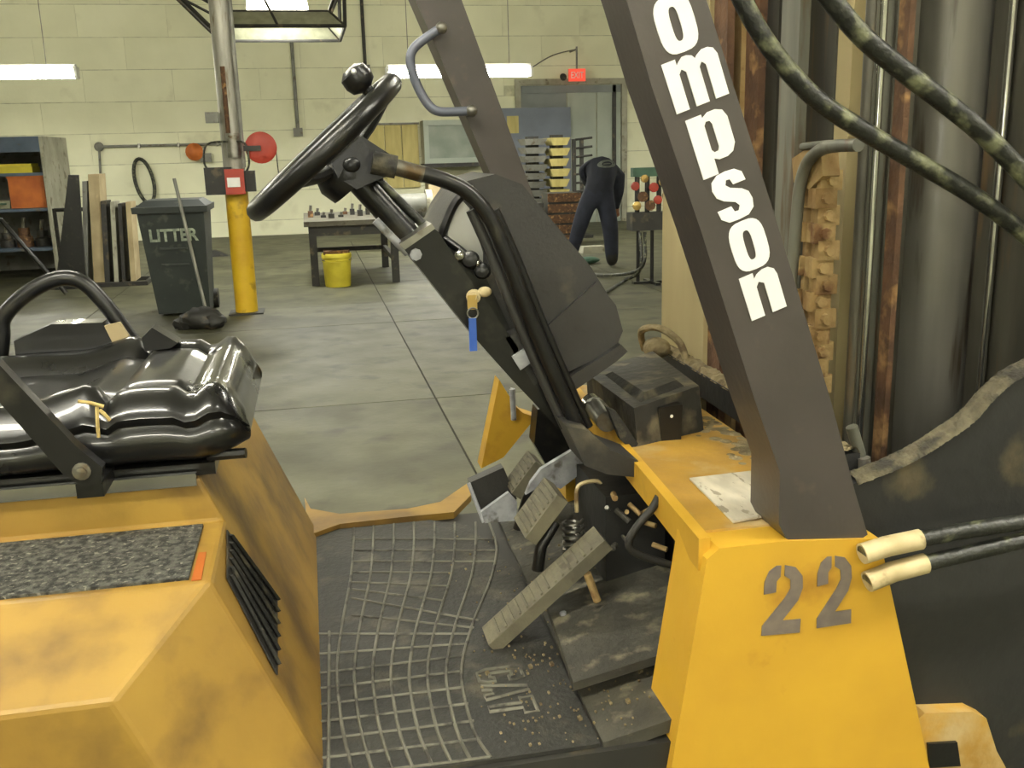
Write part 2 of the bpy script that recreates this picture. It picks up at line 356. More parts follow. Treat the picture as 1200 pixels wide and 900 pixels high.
# ================================================================== BACKGROUND THINGS
# ---- steel pole with yellow foot
PC = PZ(289, 368, 0); PC.y += .1
pr = .105
po = thing('steel_pole', (PC.x, PC.y, 0), 'grey steel pole with yellow painted foot', 'pole')
fin('pole_upper', rod(nb(), (PC.x, PC.y, 1.33), (PC.x, PC.y, ZC), pr, 20), 'pole_grey', po, smooth=True)
fin('pole_foot', rod(nb(), (PC.x, PC.y, .012), (PC.x, PC.y, 1.345), pr+.006, 20), 'yellow_plain', po, smooth=True)
fin('base_plate', box(nb(), PC.x-.17, PC.x+.17, PC.y-.17, PC.y+.17, 0, .014), 'darksteel', po, bevel=.004)
fin('conduit', rod(nb(), (PC.x+.1, PC.y-.09, 1.45), (PC.x+.1, PC.y-.09, ZC), .02, 8), 'conduit', po, smooth=True)
fin('conduit', rod(nb(), (PC.x-.02, PC.y-.12, 1.7), (PC.x-.02, PC.y-.12, 2.4), .022, 8), 'rust', po, smooth=True)
fin('switch_box', box(nb(), PC.x-.22, PC.x-.1, PC.y-.14, PC.y-.04, 1.88, 1.98), 'greysteel', po, bevel=.008)
fin('coupling', rod(nb(), (PC.x+.02, PC.y-.1, 1.55), (PC.x+.02, PC.y-.1, 1.78), .07, 12), 'steel', po, smooth=True)
fin('outlet_box', box(nb(), PC.x-.27, PC.x-.02, PC.y-.24, PC.y-.1, 1.2, 1.46), 'darksteel', po, bevel=.01)
fin('red_box', box(nb(), PC.x-.08, PC.x+.1, PC.y-.26, PC.y-.11, 1.2, 1.44), 'red', po, bevel=.01)
fin('tag_plate', box(nb(), PC.x-.06, PC.x+.06, PC.y-.268, PC.y-.258, 1.27, 1.36), 'white', po)
fin('side_box', box(nb(), PC.x+.1, PC.x+.2, PC.y-.2, PC.y-.05, 1.22, 1.42), 'darksteel', po, bevel=.01)
for dx in (-.22, .13):
    fin('cord', tube(nb(), smoothpath([(PC.x, PC.y-.13, 1.7), (PC.x+dx, PC.y-.18, 1.68), (PC.x+dx*1.2, PC.y-.18, 1.5), (PC.x+dx*.9, PC.y-.16, 1.4)], 5), .011, 6), 'hose', po, smooth=True)
dk = PY(306, 173, PC.y-.1)
cr = thing('cord_reel', (dk.x, dk.y, dk.z), 'round red cord reel on the right side of the steel pole', 'reel')
fin('disc', lathe(nb(), (dk.x, dk.y-.06, dk.z), (0, 1, 0), [(.05, -.012), (.138, -.01), (.152, .0), (.152, .05), (.138, .062), (.05, .065)], 28), 'red', cr, smooth=True)
fin('arm', box(nb(), PC.x+.115, dk.x-.0, PC.y-.2, PC.y-.172, dk.z-.03, dk.z+.02), 'darksteel', cr)
fin('cord', rod(nb(), (dk.x+.14, dk.y-.03, dk.z-.02), (dk.x+.15, dk.y-.03, dk.z-.28), .006, 6), 'hose', cr)
fin('plug', ball(nb(), (dk.x+.15, dk.y-.03, dk.z-.3), .026, (1, 1, 1.4)), 'black_paint', cr, smooth=True)
# ---- wheeled bin
B0 = PZ(213, 372, 0); bx, by = B0.x+.02, B0.y+.36
bn = thing('wheeled_bin', (bx, by, 0), 'dark green-black wheeled rubbish bin with pale stencilled lettering', 'bin')
def rect(cx, cy, hx_, hy_, z): return [V((cx-hx_, cy-hy_, z)), V((cx+hx_, cy-hy_, z)), V((cx+hx_, cy+hy_, z)), V((cx-hx_, cy+hy_, z))]
bm = hull(nb(), rect(bx, by, .25, .26, .03), rect(bx-.02, by-.04, .315, .36, 1.06)); fin('body', bm, 'bin', bn, bevel=.04, seg=3, smooth=40)
fin('rim', hull(nb(), rect(bx-.02, by-.04, .35, .40, 1.04), rect(bx-.02, by-.04, .355, .405, 1.1)), 'bin', bn, bevel=.015)
fin('lid', hull(nb(), rect(bx-.02, by-.0, .33, .36, 1.1), rect(bx-.02, by+.04, .26, .26, 1.155)), 'bin', bn, bevel=.02)
fin('handle_bar', rod(nb(), (bx-.24, by+.4, 1.1), (bx+.24, by+.4, 1.1), .02, 8), 'bin', bn)
for s in (-1, 1): fin('wheel', lathe(nb(), (bx+s*.27, by+.26, .1), (1, 0, 0), [(.03, -.03), (.1, -.028), (.1, .028), (.03, .03)], 16), 'rubber', bn, smooth=True)
fy = lambda z: by - .26 - (.04+.10)*(z-.03)/1.03
for z0, z1 in ((.52, .54), (.68, .70)): fin('panel_rib', box(nb(), bx-.16, bx+.1, fy(z1)-.015, fy(z0)+.02, z0, z1), 'bin', bn)
tl = V((bx-.24, fy(.76)-.012, .76)); 
textmesh('lettering', 'LITTER', tl, V((.46, 0, 0)), V((0, -.018, .125)), .004, 'bin_letter', bn, offset=.03)
pb = PZ(250, 362, 0); pt = PY(204, 209, by-.55); pm = V((pb.x, by-.42, .02))
tag(fin('broom_handle', tube(nb(), [V((pm.x, by-.52, .012)), V((pm.x, by-.52, .012)).lerp(pt, .5), pt], .016, 8), 'conduit', smooth=True), 'thin metal stick leaning against the front of the rubbish bin', 'stick')
# heap beside the bin foot
hp = PZ(238, 385, 0); bm = nb(); ball(bm, (hp.x, hp.y, .09), .17, (1.15, .8, .62)); ball(bm, (hp.x+.1, hp.y-.05, .07), .1, (1.2, .9, .75)); ball(bm, (hp.x-.16, hp.y+.0, .05), .08, (1.3, 1, .7))
for v in bm.verts: v.co += V((random.uniform(-.02, .02), random.uniform(-.02, .02), random.uniform(-.01, .02))); v.co.z = max(v.co.z, 0)
tag(fin('rag_heap', bm, 'darksteel', smooth=60), 'crumpled grey-brown rag heap on the floor by the bin foot', 'rags')
# ---- cabinet at the left edge
cy0, cy1 = 14.45, 15.85; cx1 = PY(57, 225, cy0).x
ct = PX(55, 160, cx1).z
cb = thing('shelf_cabinet', (-4.9, cy0, 0), 'open grey steel shelf cabinet at the left edge', 'cabinet')
fin('side_panel', box(nb(), cx1-.04, cx1, cy0, cy1, 0, ct), 'palesteel', cb)
fin('side_panel', box(nb(), -6.3, -6.26, cy0, cy1, 0, ct), 'palesteel', cb)
fin('back_panel', box(nb(), -6.26, cx1-.04, cy1-.03, cy1, 0, ct), 'greysteel', cb)
fin('top_panel', box(nb(), -6.26, cx1-.04, cy0, cy1-.03, ct-.04, ct), 'greysteel', cb)
shz = [.42, .95, 1.42]
for z in shz: fin('shelf', box(nb(), -6.26, cx1-.04, cy0+.02, cy1-.03, z-.04, z), 'bluegrey', cb)
fin('front_rail', box(nb(), -6.26, cx1-.04, cy0-.01, cy0+.02, ct-.2, ct), 'bluegrey', cb)
def sbox(name, x0, x1, d, z, h, m, label, cat):
    t = thing(name, ((x0+x1)/2, cy0+.1, z), label, cat)
    bm = nb(); w = .012
    box(bm, x0, x1, cy0+.05, cy0+.05+d, z, z+.015); box(bm, x0, x1, cy0+.05, cy0+.05+w, z+.015, z+h); box(bm, x0, x1, cy0+.05+d-w, cy0+.05+d, z+.015, z+h)
    box(bm, x0, x0+w, cy0+.05+w, cy0+.05+d-w, z+.015, z+h); box(bm, x1-w, x1, cy0+.05+w, cy0+.05+d-w, z+.015, z+h)
    fin('body', bm, m, t); fin('lip', box(nb(), x0-.01, x1+.01, cy0+.035, cy0+.05, z+h-.04, z+h), m, t)
    return t
zz = lambda y: PY(30, y, cy0).z
sbox('storage_bin', PY(6, 200, cy0).x, PY(48, 200, cy0).x, .5, .955, zz(205)-.955, 'orange', 'orange storage bin on the cabinet middle shelf', 'bin')
t = thing('yellow_case', (-4.3, cy0+.2, 1.42), 'flat yellow tool case on the cabinet top shelf', 'case')
xa, xb = PY(-20, 188, cy0).x, PY(34, 188, cy0).x
fin('base', box(nb(), xa, xb, cy0+.1, cy0+.5, 1.42, 1.5), 'tapeyellow', t, bevel=.01)
fin('lid', box(nb(), xa+.01, xb-.01, cy0+.11, cy0+.49, 1.503, 1.54), 'tapeyellow', t, bevel=.01)
t = thing('parts_tray', (-4.5, cy0+.2, .955), 'pale green tray beside the orange storage bin', 'tray')
xa, xb = PY(-22, 225, cy0).x, PY(9, 225, cy0).x
fin('tray', hull(nb(), rect((xa+xb)/2, cy0+.25, (xb-xa)/2-.02, .18, .955), rect((xa+xb)/2, cy0+.25, (xb-xa)/2, .2, 1.06)), 'mesh_hood', t)
fin('handle', rod(nb(), (xa+.05, cy0+.04, 1.02), (xb-.05, cy0+.04, 1.02), .012, 6), 'green', t)
for i, (p, w, h, m, l) in enumerate(((3, .10, .2, 'darksteel', 'dark motor part at the left of the low cabinet shelf'), (24, .11, .26, 'rust', 'rusty casting in the middle of the low cabinet shelf'), (45, .10, .22, 'darksteel', 'dark gear part at the right of the low cabinet shelf'))):
    c = PY(p, 250, cy0+.25); t = thing('machine_part', (c.x, cy0+.3, .42), l, 'machine part', 'machine parts on the low shelf')
    fin('body', lathe(nb(), (c.x, cy0+.3, .42), (0, 0, 1), [(w, 0), (w, h*.5), (w*.7, h*.6), (w*.7, h)], 12), m, t, smooth=True)
    fin('shaft', rod(nb(), (c.x, cy0+.3, .42+h), (c.x+.02, cy0+.3, .42+h+.14), .03, 8), 'steel', t)
# dark thin bar at the left edge
p0 = PZ(78, 346, 0); p1 = PY(4, 260, p0.y)
tag(fin('pry_bar', tube(nb(), [p0+V((0, 0, .02)), p0.lerp(p1, .6), p1+V((-.02, 0, .02)), p1+V((-.16, 0, .02))], .028, 8), 'black_paint', smooth=True), 'black bar slanting up from the floor at the left edge', 'bar')
# ---- sheets leaning in a rack
RY = 13.05
sr = thing('sheet_rack', (-2.6, RY+.4, 0), 'low dark steel rack holding upright sheets beside cabinet', 'rack')
xa, xb = PY(62, 330, RY).x, PY(172, 330, RY).x
for dy in (.05, .62): fin('base_rail', box(nb(), xa-.05, xb, RY+dy, RY+dy+.05, 0, .05), 'darksteel', sr)
for x in (xa-.04, xb-.04): fin('side_rail', box(nb(), x, x+.04, RY+.1, RY+.62, 0, .05), 'darksteel', sr)
fin('back_rail', rod(nb(), (xa-.03, RY+.66, .95), (xb-.01, RY+.66, .95), .025, 8), 'darksteel', sr)
for x in (xa-.03, xb-.01): fin('upright', rod(nb(), (x, RY+.66, .05), (x, RY+.66, .97), .025, 8), 'darksteel', sr)
def sheet(pxt, pyt, pxb, w, th, m, label, dd=0.):
    t_ = PY(pxt, pyt, RY+.35); b_ = PY(pxb, 330, RY+.35); h = t_.z
    lean = t_.x - b_.x
    bm = nb(); y0 = RY+.13+dd
    hull(bm, [V((b_.x, y0, .052)), V((b_.x+th, y0, .052)), V((b_.x+th, y0+w, .052)), V((b_.x, y0+w, .052))],
         [V((b_.x+lean, y0+.04, h)), V((b_.x+lean+th, y0+.04, h)), V((b_.x+lean+th, y0+w, h)), V((b_.x+lean, y0+w, h))])
    tag(fin('steel_sheet', bm, m, bevel=.003), label, 'sheet', 'sheets in the rack')
# big tapering black sheet
a_ = [PY(x, y, RY+.02) for x, y in ((62, 322), (99, 322), (92, 205), (80, 205))]
for p in a_[:2]: p.z = .0
bm = prism(nb(), a_, (0, .03, 0)); 
tag(fin('steel_sheet', bm, 'black_paint', bevel=.003), 'large black tapering sheet, leftmost in the rack', 'sheet', 'sheets in the rack')
sheet(100, 212, 102, .42, .05, 'greysteel', 'grey steel sheet right of the black tapering sheet')
sheet(106, 204, 114, .45, .13, 'card', 'tall pale tan board standing among the steel sheets', .02)
sheet(121, 235, 127, .40, .06, 'darksteel', 'dark steel sheet right of the tall tan board')
sheet(132, 236, 138, .42, .05, 'palesteel', 'pale steel sheet between two dark sheets')
sheet(141, 238, 147, .40, .04, 'darksteel', 'dark steel sheet second from the right end of rack')
sheet(150, 236, 157, .42, .06, 'card', 'tan steel sheet at the right end of the rack')
# ---- wall pipe, hose loop, alarm, cords on the wall
t = thing('service_pipe', (-1.6, WY-.06, 1.7), 'thin dark pipe running along the wall left of the pole', 'pipe')
a = PY(116, 172, WY-.06); b = PY(300, 172, WY-.06)
fin('pipe', rod(nb(), a, (b.x, a.y, a.z+.0), .025, 8), 'greysteel', t, smooth=True)
fin('joint_box', ball(nb(), a, .09, (1, .6, 1)), 'greysteel', t, smooth=True)
fin('down_pipe', rod(nb(), a, (a.x-.06, a.y, .9), .022, 8), 'greysteel', t, smooth=True)
for q in (.25, .5, .75): 
    c = a.lerp(V((b.x, a.y, a.z)), q); fin('clip', box(nb(), c.x-.02, c.x+.02, WY-.09, WY-.004, c.z-.04, c.z+.04), 'steel', t)
c = PY(169, 212, WY-.08)
tag(fin('hose_loop', tube(nb(), [c+V((.17*math.cos(i*math.pi/12)+.05*math.sin(i*math.pi/12)*-1, .0, .42*math.sin(i*math.pi/12))) for i in range(24)], .035, 8, True), 'hose', smooth=True), 'dark oval hose loop hung on the wall behind the bin', 'hose')
c = PY(228, 178, WY-.1); t = thing('alarm_bell', (c.x, WY, c.z), 'small orange alarm bell on the wall left of pole', 'alarm')
fin('bell', lathe(nb(), c, (0, -1, 0), [(.16, -.02), (.17, .03), (.12, .09), (.03, .12)], 16), 'orange', t, smooth=True)
fin('bracket', box(nb(), c.x+.1, c.x+.3, WY-.13, WY-.004, c.z-.2, c.z-.03), 'greysteel', t, bevel=.01)
for p, y0, y1, l in ((346, 45, 150, 'grey conduit drop on the wall right of the red reel'), (425, -30, 76, 'dark conduit drop on the wall above the steering knob')):
    a = PY(p-2, y0, WY-.05); b = PY(p+3, y1, WY-.05); t = thing('conduit_drop', (b.x, WY, b.z), l, 'conduit')
    fin('pipe', rod(nb(), (b.x, WY-.04, b.z), (b.x, WY-.04, min(a.z, ZC-.02)), .034, 8), 'darksteel' if p > 400 else 'greysteel', t, smooth=True)
    fin('outlet', box(nb(), b.x-.09, b.x+.09, WY-.09, WY, b.z-.16, b.z), 'greysteel', t, bevel=.01)
# ---- exit sign
c = PY(676, 88, WY-.5); t = thing('exit_sign', (c.x, c.y, c.z), 'small red exit sign hanging above the wide doorway', 'sign')
fin('case', box(nb(), c.x-.17, c.x+.17, c.y-.04, c.y+.04, c.z-.12, c.z+.12), 'sign_red', t, bevel=.01)
textmesh('lettering', 'EXIT', (c.x-.13, c.y-.044, c.z-.06), V((.26, 0, 0)), V((0, 0, .12)), .004, 'white', t)
fin('stem', rod(nb(), (c.x, c.y, c.z+.12), (c.x, c.y, c.z+.55), .02, 8), 'greysteel', t)
fin('arm', rod(nb(), (c.x, c.y, c.z+.5), (c.x, WY, c.z+.5), .02, 8), 'greysteel', t)
fin('lamp_head', lathe(nb(), (c.x-.26, c.y, c.z-.02), (-.6, -.6, -.3), [(.03, -.03), (.07, .03), (.075, .06)], 10), 'darksteel', t, smooth=True)
fin('cable', tube(nb(), smoothpath([(c.x, c.y, c.z+.5), (c.x-.4, WY-.1, c.z+.42), (c.x-.85, WY-.06, c.z+.18), (c.x-1.1, WY-.04, c.z+.05)], 5), .012, 6), 'greysteel', t)
# ---- board and framed cabinet on the wall behind the wheel
a = PY(430, 147, WY-.1); b = PY(492, 190, WY-.1)
t = thing('plywood_board', ((a.x+b.x)/2, WY, b.z), 'yellowish plywood boards on the wall behind the steering wheel', 'board')
n_ = 3; w = (b.x-a.x)/n_
for i in range(n_): fin('plank', box(nb(), a.x+i*w+.008, a.x+(i+1)*w-.008, WY-.08, WY-.004, b.z-.5, a.z), 'board', t, bevel=.004)
fin('ledge', box(nb(), a.x-.05, b.x+.02, WY-.12, WY-.004, a.z+.002, a.z+.04), 'greysteel', t)
a = PY(496, 141, WY-.6); b = PY(566, 190, WY-.6)
t = thing('glazed_cabinet', ((a.x+b.x)/2, WY-.3, b.z), 'pale framed glass cabinet behind the far guard post', 'cabinet')
fin('body', box(nb(), a.x, b.x, WY-.5, WY-.0, b.z, a.z), 'palesteel', t)
fw_ = .1
for nme, x0, x1, z0, z1 in (('frame_bar', a.x, b.x, a.z-fw_, a.z), ('frame_bar', a.x, b.x, b.z, b.z+fw_), ('frame_bar', a.x, a.x+fw_, b.z+fw_, a.z-fw_), ('frame_bar', b.x-fw_, b.x, b.z+fw_, a.z-fw_)):
    fin(nme, box(nb(), x0, x1, WY-.58, WY-.5, z0, z1), 'door_light', t, bevel=.006)
fin('pane', box(nb(), a.x+fw_, b.x-fw_, WY-.53, WY-.505, b.z+fw_, a.z-fw_), 'glass', t)
fin('bracket', box(nb(), a.x-.02, b.x+.02, WY-.6, WY, b.z-.08, b.z-.002), 'darksteel', t)
# ---- welding table
T0 = PZ(371, 335, 0); T1 = PZ(460, 326, 0); T2 = PZ(347, 305, 0)
tx0, tx1 = T0.x-.05, T1.x+.06; ty0, ty1 = T0.y-.02, T0.y+1.75; tz = PY(400, 262, ty0).z
tb = thing('welding_table', ((tx0+tx1)/2, (ty0+ty1)/2, 0), 'dark steel work table with cluttered top, behind steering wheel', 'table')
fin('table_top', box(nb(), tx0-.05, tx1+.05, ty0-.08, ty1+.05, tz-.02, tz+.04), 'tabletop', tb, bevel=.006)
for nm, x0, x1, y0, y1 in (('apron', tx0, tx1, ty0, ty0+.05), ('apron', tx0, tx1, ty1-.05, ty1), ('apron', tx0, tx0+.05, ty0+.05, ty1-.05), ('apron', tx1-.05, tx1, ty0+.05, ty1-.05)):
    fin(nm, box(nb(), x0, x1, y0, y1, tz-.14, tz-.02), 'darksteel', tb)
for x in (tx0, tx1-.09):
    for y in (ty0, ty1-.09): fin('leg', box(nb(), x, x+.09, y, y+.09, 0, tz-.14), 'darksteel', tb, bevel=.006)
fin('stretcher', box(nb(), tx0+.09, tx1-.09, ty1-.07, ty1-.02, .25, .31), 'darksteel', tb)
for x in (tx0+.02, tx1-.07): fin('stretcher', box(nb(), x, x+.05, ty0+.09, ty1-.09, .25, .31), 'darksteel', tb)
for i in range(11):
    x = tx0+.03+i*.092+random.uniform(-.02, .02); y = ty0+.35+random.uniform(0, .9); h = random.uniform(.04, .14); w = random.uniform(.025, .042)
    nm, m = random.choice((('clamp', 'darksteel'), ('clamp', 'rust'), ('steel_block', 'rust'), ('steel_block', 'darksteel')))
    t = thing(nm, (x, y, tz+.04), '%s %s lying on the cluttered work table top' % ('small rusty' if m == 'rust' else 'small dark', nm.replace('_', ' ')), 'metal part', 'metal parts on the work table')
    fin('body', box(nb(), x-w, x+w, y-w*1.4, y+w*1.4, tz+.041, tz+.041+h*.6), m, t, bevel=.006)
    fin('stud', rod(nb(), (x, y, tz+.04+h*.6), (x+.01, y, tz+.04+h+.02), .018, 8), 'steel', t)
# ---- yellow bucket
b0 = PZ(397, 337, 0); bc = V((b0.x, b0.y+.17, 0))
t = thing('bucket', bc, 'yellow plastic bucket under the work table', 'bucket')
fin('body', lathe(nb(), bc, (0, 0, 1), [(.15, 0), (.155, .02), (.17, .34), (.18, .345), (.18, .385), (.17, .40), (.165, .39), (.16, .36), (.02, .34)], 24), 'tapeyellow', t, smooth=True)
fin('rim_band', lathe(nb(), bc+V((0, 0, .30)), (0, 0, 1), [(.17, 0), (.178, .004), (.178, .02), (.172, .024)], 24), 'tapeyellow', t, smooth=True)
fin('bail', tube(nb(), [bc+V((.18*math.cos(a_), -.04-.1*math.sin(a_), .33-.02*math.sin(a_))) for a_ in [i*math.pi/10 for i in range(11)]], .006, 6), 'steel', t)
bm = nb()
for i in range(5): obox(bm, bc+V((random.uniform(-.06, .06), random.uniform(-.06, .06), .41)), V((.1, .02*i-.04, 0)), V((0, .03, .0)), V((0, 0, .02)))
tag(fin('rag', bm, 'rust', bevel=.004), 'crumpled brown rag on top of the yellow bucket', 'rag')
# small dark thing by the wall
c = PZ(256, 300, 0); t = thing('floor_wedge', c, 'small dark wedge on the floor behind the yellow pole foot', 'wedge')
fin('body', hull(nb(), rect(c.x, c.y, .18, .1, 0), rect(c.x-.1, c.y, .06, .08, .1)), 'darksteel', t)
# ---- machine behind the column (blower with ducts)
c = PZ(478, 292, 0); t = thing('bench_grinder', (c.x, c.y, 0), 'grey machine on a stand behind the steering column', 'machine')
mz = .62
c0 = PY(478, 240, c.y); c1 = PY(520, 225, c.y)
fin('stand', hull(nb(), rect(c0.x, c.y, .3, .25, 0), rect(c0.x, c.y, .2, .18, mz)), 'darksteel', t)
fin('motor', rod(nb(), (c0.x-.3, c.y, c0.z-.02), (c0.x+.3, c.y, c0.z-.02), .2, 16), 'greysteel', t, smooth=True)
fin('neck', box(nb(), c0.x-.12, c0.x+.12, c.y-.14, c.y+.14, mz, c0.z-.15), 'darksteel', t)
for s in (-1, 1): fin('guard', rod(nb(), (c0.x+s*.34-.05, c.y, c0.z), (c0.x+s*.34+.05, c.y, c0.z), .24, 18), 'palesteel', t, smooth=True)
c = PZ(522, 285, 0); z1_ = PY(522, 214, c.y).z
t = thing('carton', (c.x, c.y, 0), 'tall tan carton standing behind the dashboard window', 'box')
fin('body', box(nb(), c.x-.28, c.x+.28, c.y-.25, c.y+.25, 0, z1_), 'card', t, bevel=.01)
for s in (-1, 1): fin('flap', obox(nb(), (c.x+s*.36, c.y, z1_+.05), V((.12, 0, .06*1)) if s > 0 else V((.12, 0, -.06)), V((0, .25, 0)), V((0, 0, .006))), 'card', t)
# ---- tray stacks and rack left of the worker
SY = 17.2
def stack(x0p, x1p, ytop, n, m, label, nm='tray_stack', pt='tray', dy=0.):
    a = PY(x0p, ytop, SY+dy); b = PY(x1p, ytop, SY+dy); h = a.z; t = thing(nm, ((a.x+b.x)/2, SY+dy, 0), label, 'stack')
    ph_ = h/n
    for i in range(n):
        z = i*ph_
        j = random.uniform(-.02, .02)
        fin(pt, hull(nb(), rect((a.x+b.x)/2+j, SY+dy+.3, (b.x-a.x)/2-.05, .25, z), rect((a.x+b.x)/2+j, SY+dy+.3, (b.x-a.x)/2, .3, z+ph_*.72)), m, t)
        fin('spacer', box(nb(), (a.x+b.x)/2-.1, (a.x+b.x)/2+.1, SY+dy+.2, SY+dy+.4, z+ph_*.72, z+ph_), 'darksteel', t)
stack(614, 641, 160, 12, 'greysteel', 'tall stack of grey trays right of the far guard post')
stack(645, 668, 158, 10, 'board', 'tall stack of yellowish trays left of the worker')
t = thing('pipe_rack', (PY(679, 200, SY).x, SY, 0), 'dark vertical rack with pegs between trays and worker', 'rack')
a = PY(671, 163, SY); b = PY(690, 163, SY)
for x in (a.x, a.x+.14): fin('upright', box(nb(), x, x+.06, SY, SY+.06, 0, a.z), 'darksteel', t)
fin('foot', box(nb(), a.x, b.x, SY-.25, SY+.3, 0, .05), 'darksteel', t)
for i in range(9): fin('peg', rod(nb(), (a.x+.05, SY+.03, .5+i*.15), (b.x+.05, SY-.05, .53+i*.15), .022, 6), 'darksteel', t)
c = PZ(655, 288, 0)
for i, (dx, w, h, m, l) in enumerate(((-.55, .3, .7, 'darksteel', 'dark crate at the left foot of the tray stacks'), (.1, .28, .85, 'rust', 'rusty crate in front of the yellowish trays'))):
    t = thing('crate', (c.x+dx, c.y, 0), l, 'crate')
    for j in range(5): fin('slat', box(nb(), c.x+dx-w, c.x+dx+w, c.y-.02, c.y, .03+j*h/5, .03+(j+.8)*h/5), m, t)
    fin('body', box(nb(), c.x+dx-w+.02, c.x+dx+w-.02, c.y, c.y+.5, 0, h), 'darksteel', t)
# ---- the worker
def person():
    g = PZ(716, 314, 0); t = thing('person', (g.x, g.y, 0), 'person in dark work clothes bending over, back to the camera', 'person')
    sc = 1.06
    def J(x, y, z): return V((g.x-.08, g.y+.05, 0)) + V((x, y, z))*sc
    jt = {'pel': J(-.08, .0, .90), 'sp1': J(-.04, .02, 1.06), 'sp2': J(.01, .12, 1.21), 'chest': J(.06, .24, 1.24), 'neck': J(.16, .40, 1.18), 'head': J(.20, .48, 1.10), 'head2': J(.22, .53, 1.00),
          'hL': J(-.18, .04, .86), 'kL': J(-.30, .10, .47), 'aL': J(-.36, .30, .10), 'tL': J(-.36, .42, .05), 'fL': J(-.36, .50, .04),
          'hR': J(.02, .02, .86), 'kR': J(.08, -.02, .47), 'aR': J(.11, .02, .10), 'tR': J(.13, -.12, .05), 'fR': J(.13, -.02, .05),
          'sL': J(-.17, .24, 1.13), 'eL': J(-.04, .50, 1.0), 'wL': J(.14, .60, .86), 'pL': J(.20, .62, .82),
          'sR': J(.25, .20, 1.09), 'eR': J(.24, .16, .90), 'wR': J(.28, .36, .72), 'pR': J(.30, .42, .67)}
    jt['fR'] = J(.15, .17, .045)
    rad = {'pel': (.16, .14), 'sp1': .175, 'sp2': .21, 'chest': .20, 'neck': .075, 'head': .10, 'head2': .095, 'hL': .125, 'kL': .102, 'aL': .07, 'tL': .05, 'fL': .04,
           'hR': .13, 'kR': .105, 'aR': .085, 'tR': .05, 'fR': .055, 'sL': .105, 'eL': .055, 'wL': .036, 'pL': .035, 'sR': .105, 'eR': .068, 'wR': .036, 'pR': .035}
    ed = [('pel', 'sp1'), ('sp1', 'sp2'), ('sp2', 'chest'), ('chest', 'neck'), ('neck', 'head'), ('head', 'head2'), ('pel', 'hL'), ('hL', 'kL'), ('kL', 'aL'), ('aL', 'tL'), ('tL', 'fL'),
          ('pel', 'hR'), ('hR', 'kR'), ('kR', 'aR'), ('aR', 'fR'), ('chest', 'sL'), ('sL', 'eL'), ('eL', 'wL'), ('wL', 'pL'), ('chest', 'sR'), ('sR', 'eR'), ('eR', 'wR'), ('wR', 'pR')]
    del jt['tR'], rad['tR']
    for s in 'LR':
        p = jt['p'+s]; dr = (jt['p'+s]-jt['w'+s]).normalized()
        for i, (off, ln) in enumerate(((-.033, .05), (-.012, .062), (.01, .066), (.03, .052))):
            a = 'g%s%da' % (s, i); b = 'g%s%db' % (s, i)
            jt[a] = p + V((off, 0, 0)) + dr*.05; jt[b] = jt[a] + (dr + V((0, 0, -.7))).normalized()*ln
            rad[a] = .0105; rad[b] = .009; ed += [('p'+s, a), (a, b)]
        jt['th'+s] = p + V((-.05, 0, .0)) + dr*.01; jt['tt'+s] = jt['th'+s] + (dr+V((.2, 0, -.3)))*.045; rad['th'+s] = .012; rad['tt'+s] = .010; ed += [('p'+s, 'th'+s), ('th'+s, 'tt'+s)]
    names = list(jt); me = bpy.data.meshes.new('body'); me.from_pydata([jt[n] for n in names], [(names.index(a), names.index(b)) for a, b in ed], [])
    o = bpy.data.objects.new('tmpbody', me); COL.objects.link(o)
    sk = o.modifiers.new('s', 'SKIN'); sk.use_smooth_shade = True
    for i, n in enumerate(names):
        r = rad[n]; me.skin_vertices[0].data[i].radius = tuple(v*sc for v in r) if isinstance(r, tuple) else (r*sc, r*sc); me.skin_vertices[0].data[i].use_root = (n == 'pel')
    ss = o.modifiers.new('u', 'SUBSURF'); ss.levels = 2; ss.render_levels = 2
    dg = bpy.context.evaluated_depsgraph_get(); ev = o.evaluated_get(dg); em = bpy.data.meshes.new_from_object(ev)
    bm = nb(); bm.from_mesh(em); bpy.data.objects.remove(o)
    segs = [(jt[a], jt[b], a, b) for a, b in ed]
    def near(p):
        best = None
        for a, b, na, nb_ in segs:
            u = max(0, min(1, (p-a).dot(b-a)/max((b-a).length_squared, 1e-9))); dd = (p-(a+(b-a)*u)).length
            if best is None or dd < best[0]: best = (dd, na, nb_, u)
        return best
    for f in bm.faces:
        c = f.calc_center_median(); _, na, nn, u = near(c); f.smooth = True
        if nn in ('head', 'head2') or na == 'head': f.material_index = 3
        elif nn == 'neck' and u > .6: f.material_index = 2
        elif nn[0] in 'gt' and nn not in ('tL',) or (nn[0] == 'p' and nn != 'pel'): f.material_index = 2
        elif nn in ('tL', 'fL', 'fR') or (nn in ('aL', 'aR') and u > .86): f.material_index = 4
        elif nn in ('hL', 'hR', 'kL', 'kR', 'aL', 'aR') or (na == 'pel' and u < .15): f.material_index = 1
        else: f.material_index = 0
    for v in bm.verts: v.co.z = max(v.co.z, .003)
    fin('body', bm, ['jacket', 'trouser', 'skin', 'hair', 'boot'], t, origin=(g.x, g.y, 0))
    # face and ears on the lowered head
    hc_ = jt['head2']; fd = V((.1, .55, -.83)).normalized(); sd = V((1, 0, .0)); ud = sd.cross(fd)
    fin('face', ball(nb(), hc_ + fd*.02 + V((0, 0, -.03)), .088, (1, 1, 1)), 'skin', t, smooth=True)
    fin('nose', ball(nb(), hc_ + fd*.115 + V((0, 0, -.03)), .018), 'skin', t, smooth=True)
    for s in (-1, 1):
        fin('ear', ball(nb(), hc_ + sd*.10*s, .028, (.4, .8, 1.2)), 'skin', t, smooth=True)
        fin('eye', ball(nb(), hc_ + fd*.1 + sd*.03*s + ud*.03 + V((0, 0, -.03)), .011), 'black_paint', t, smooth=True)
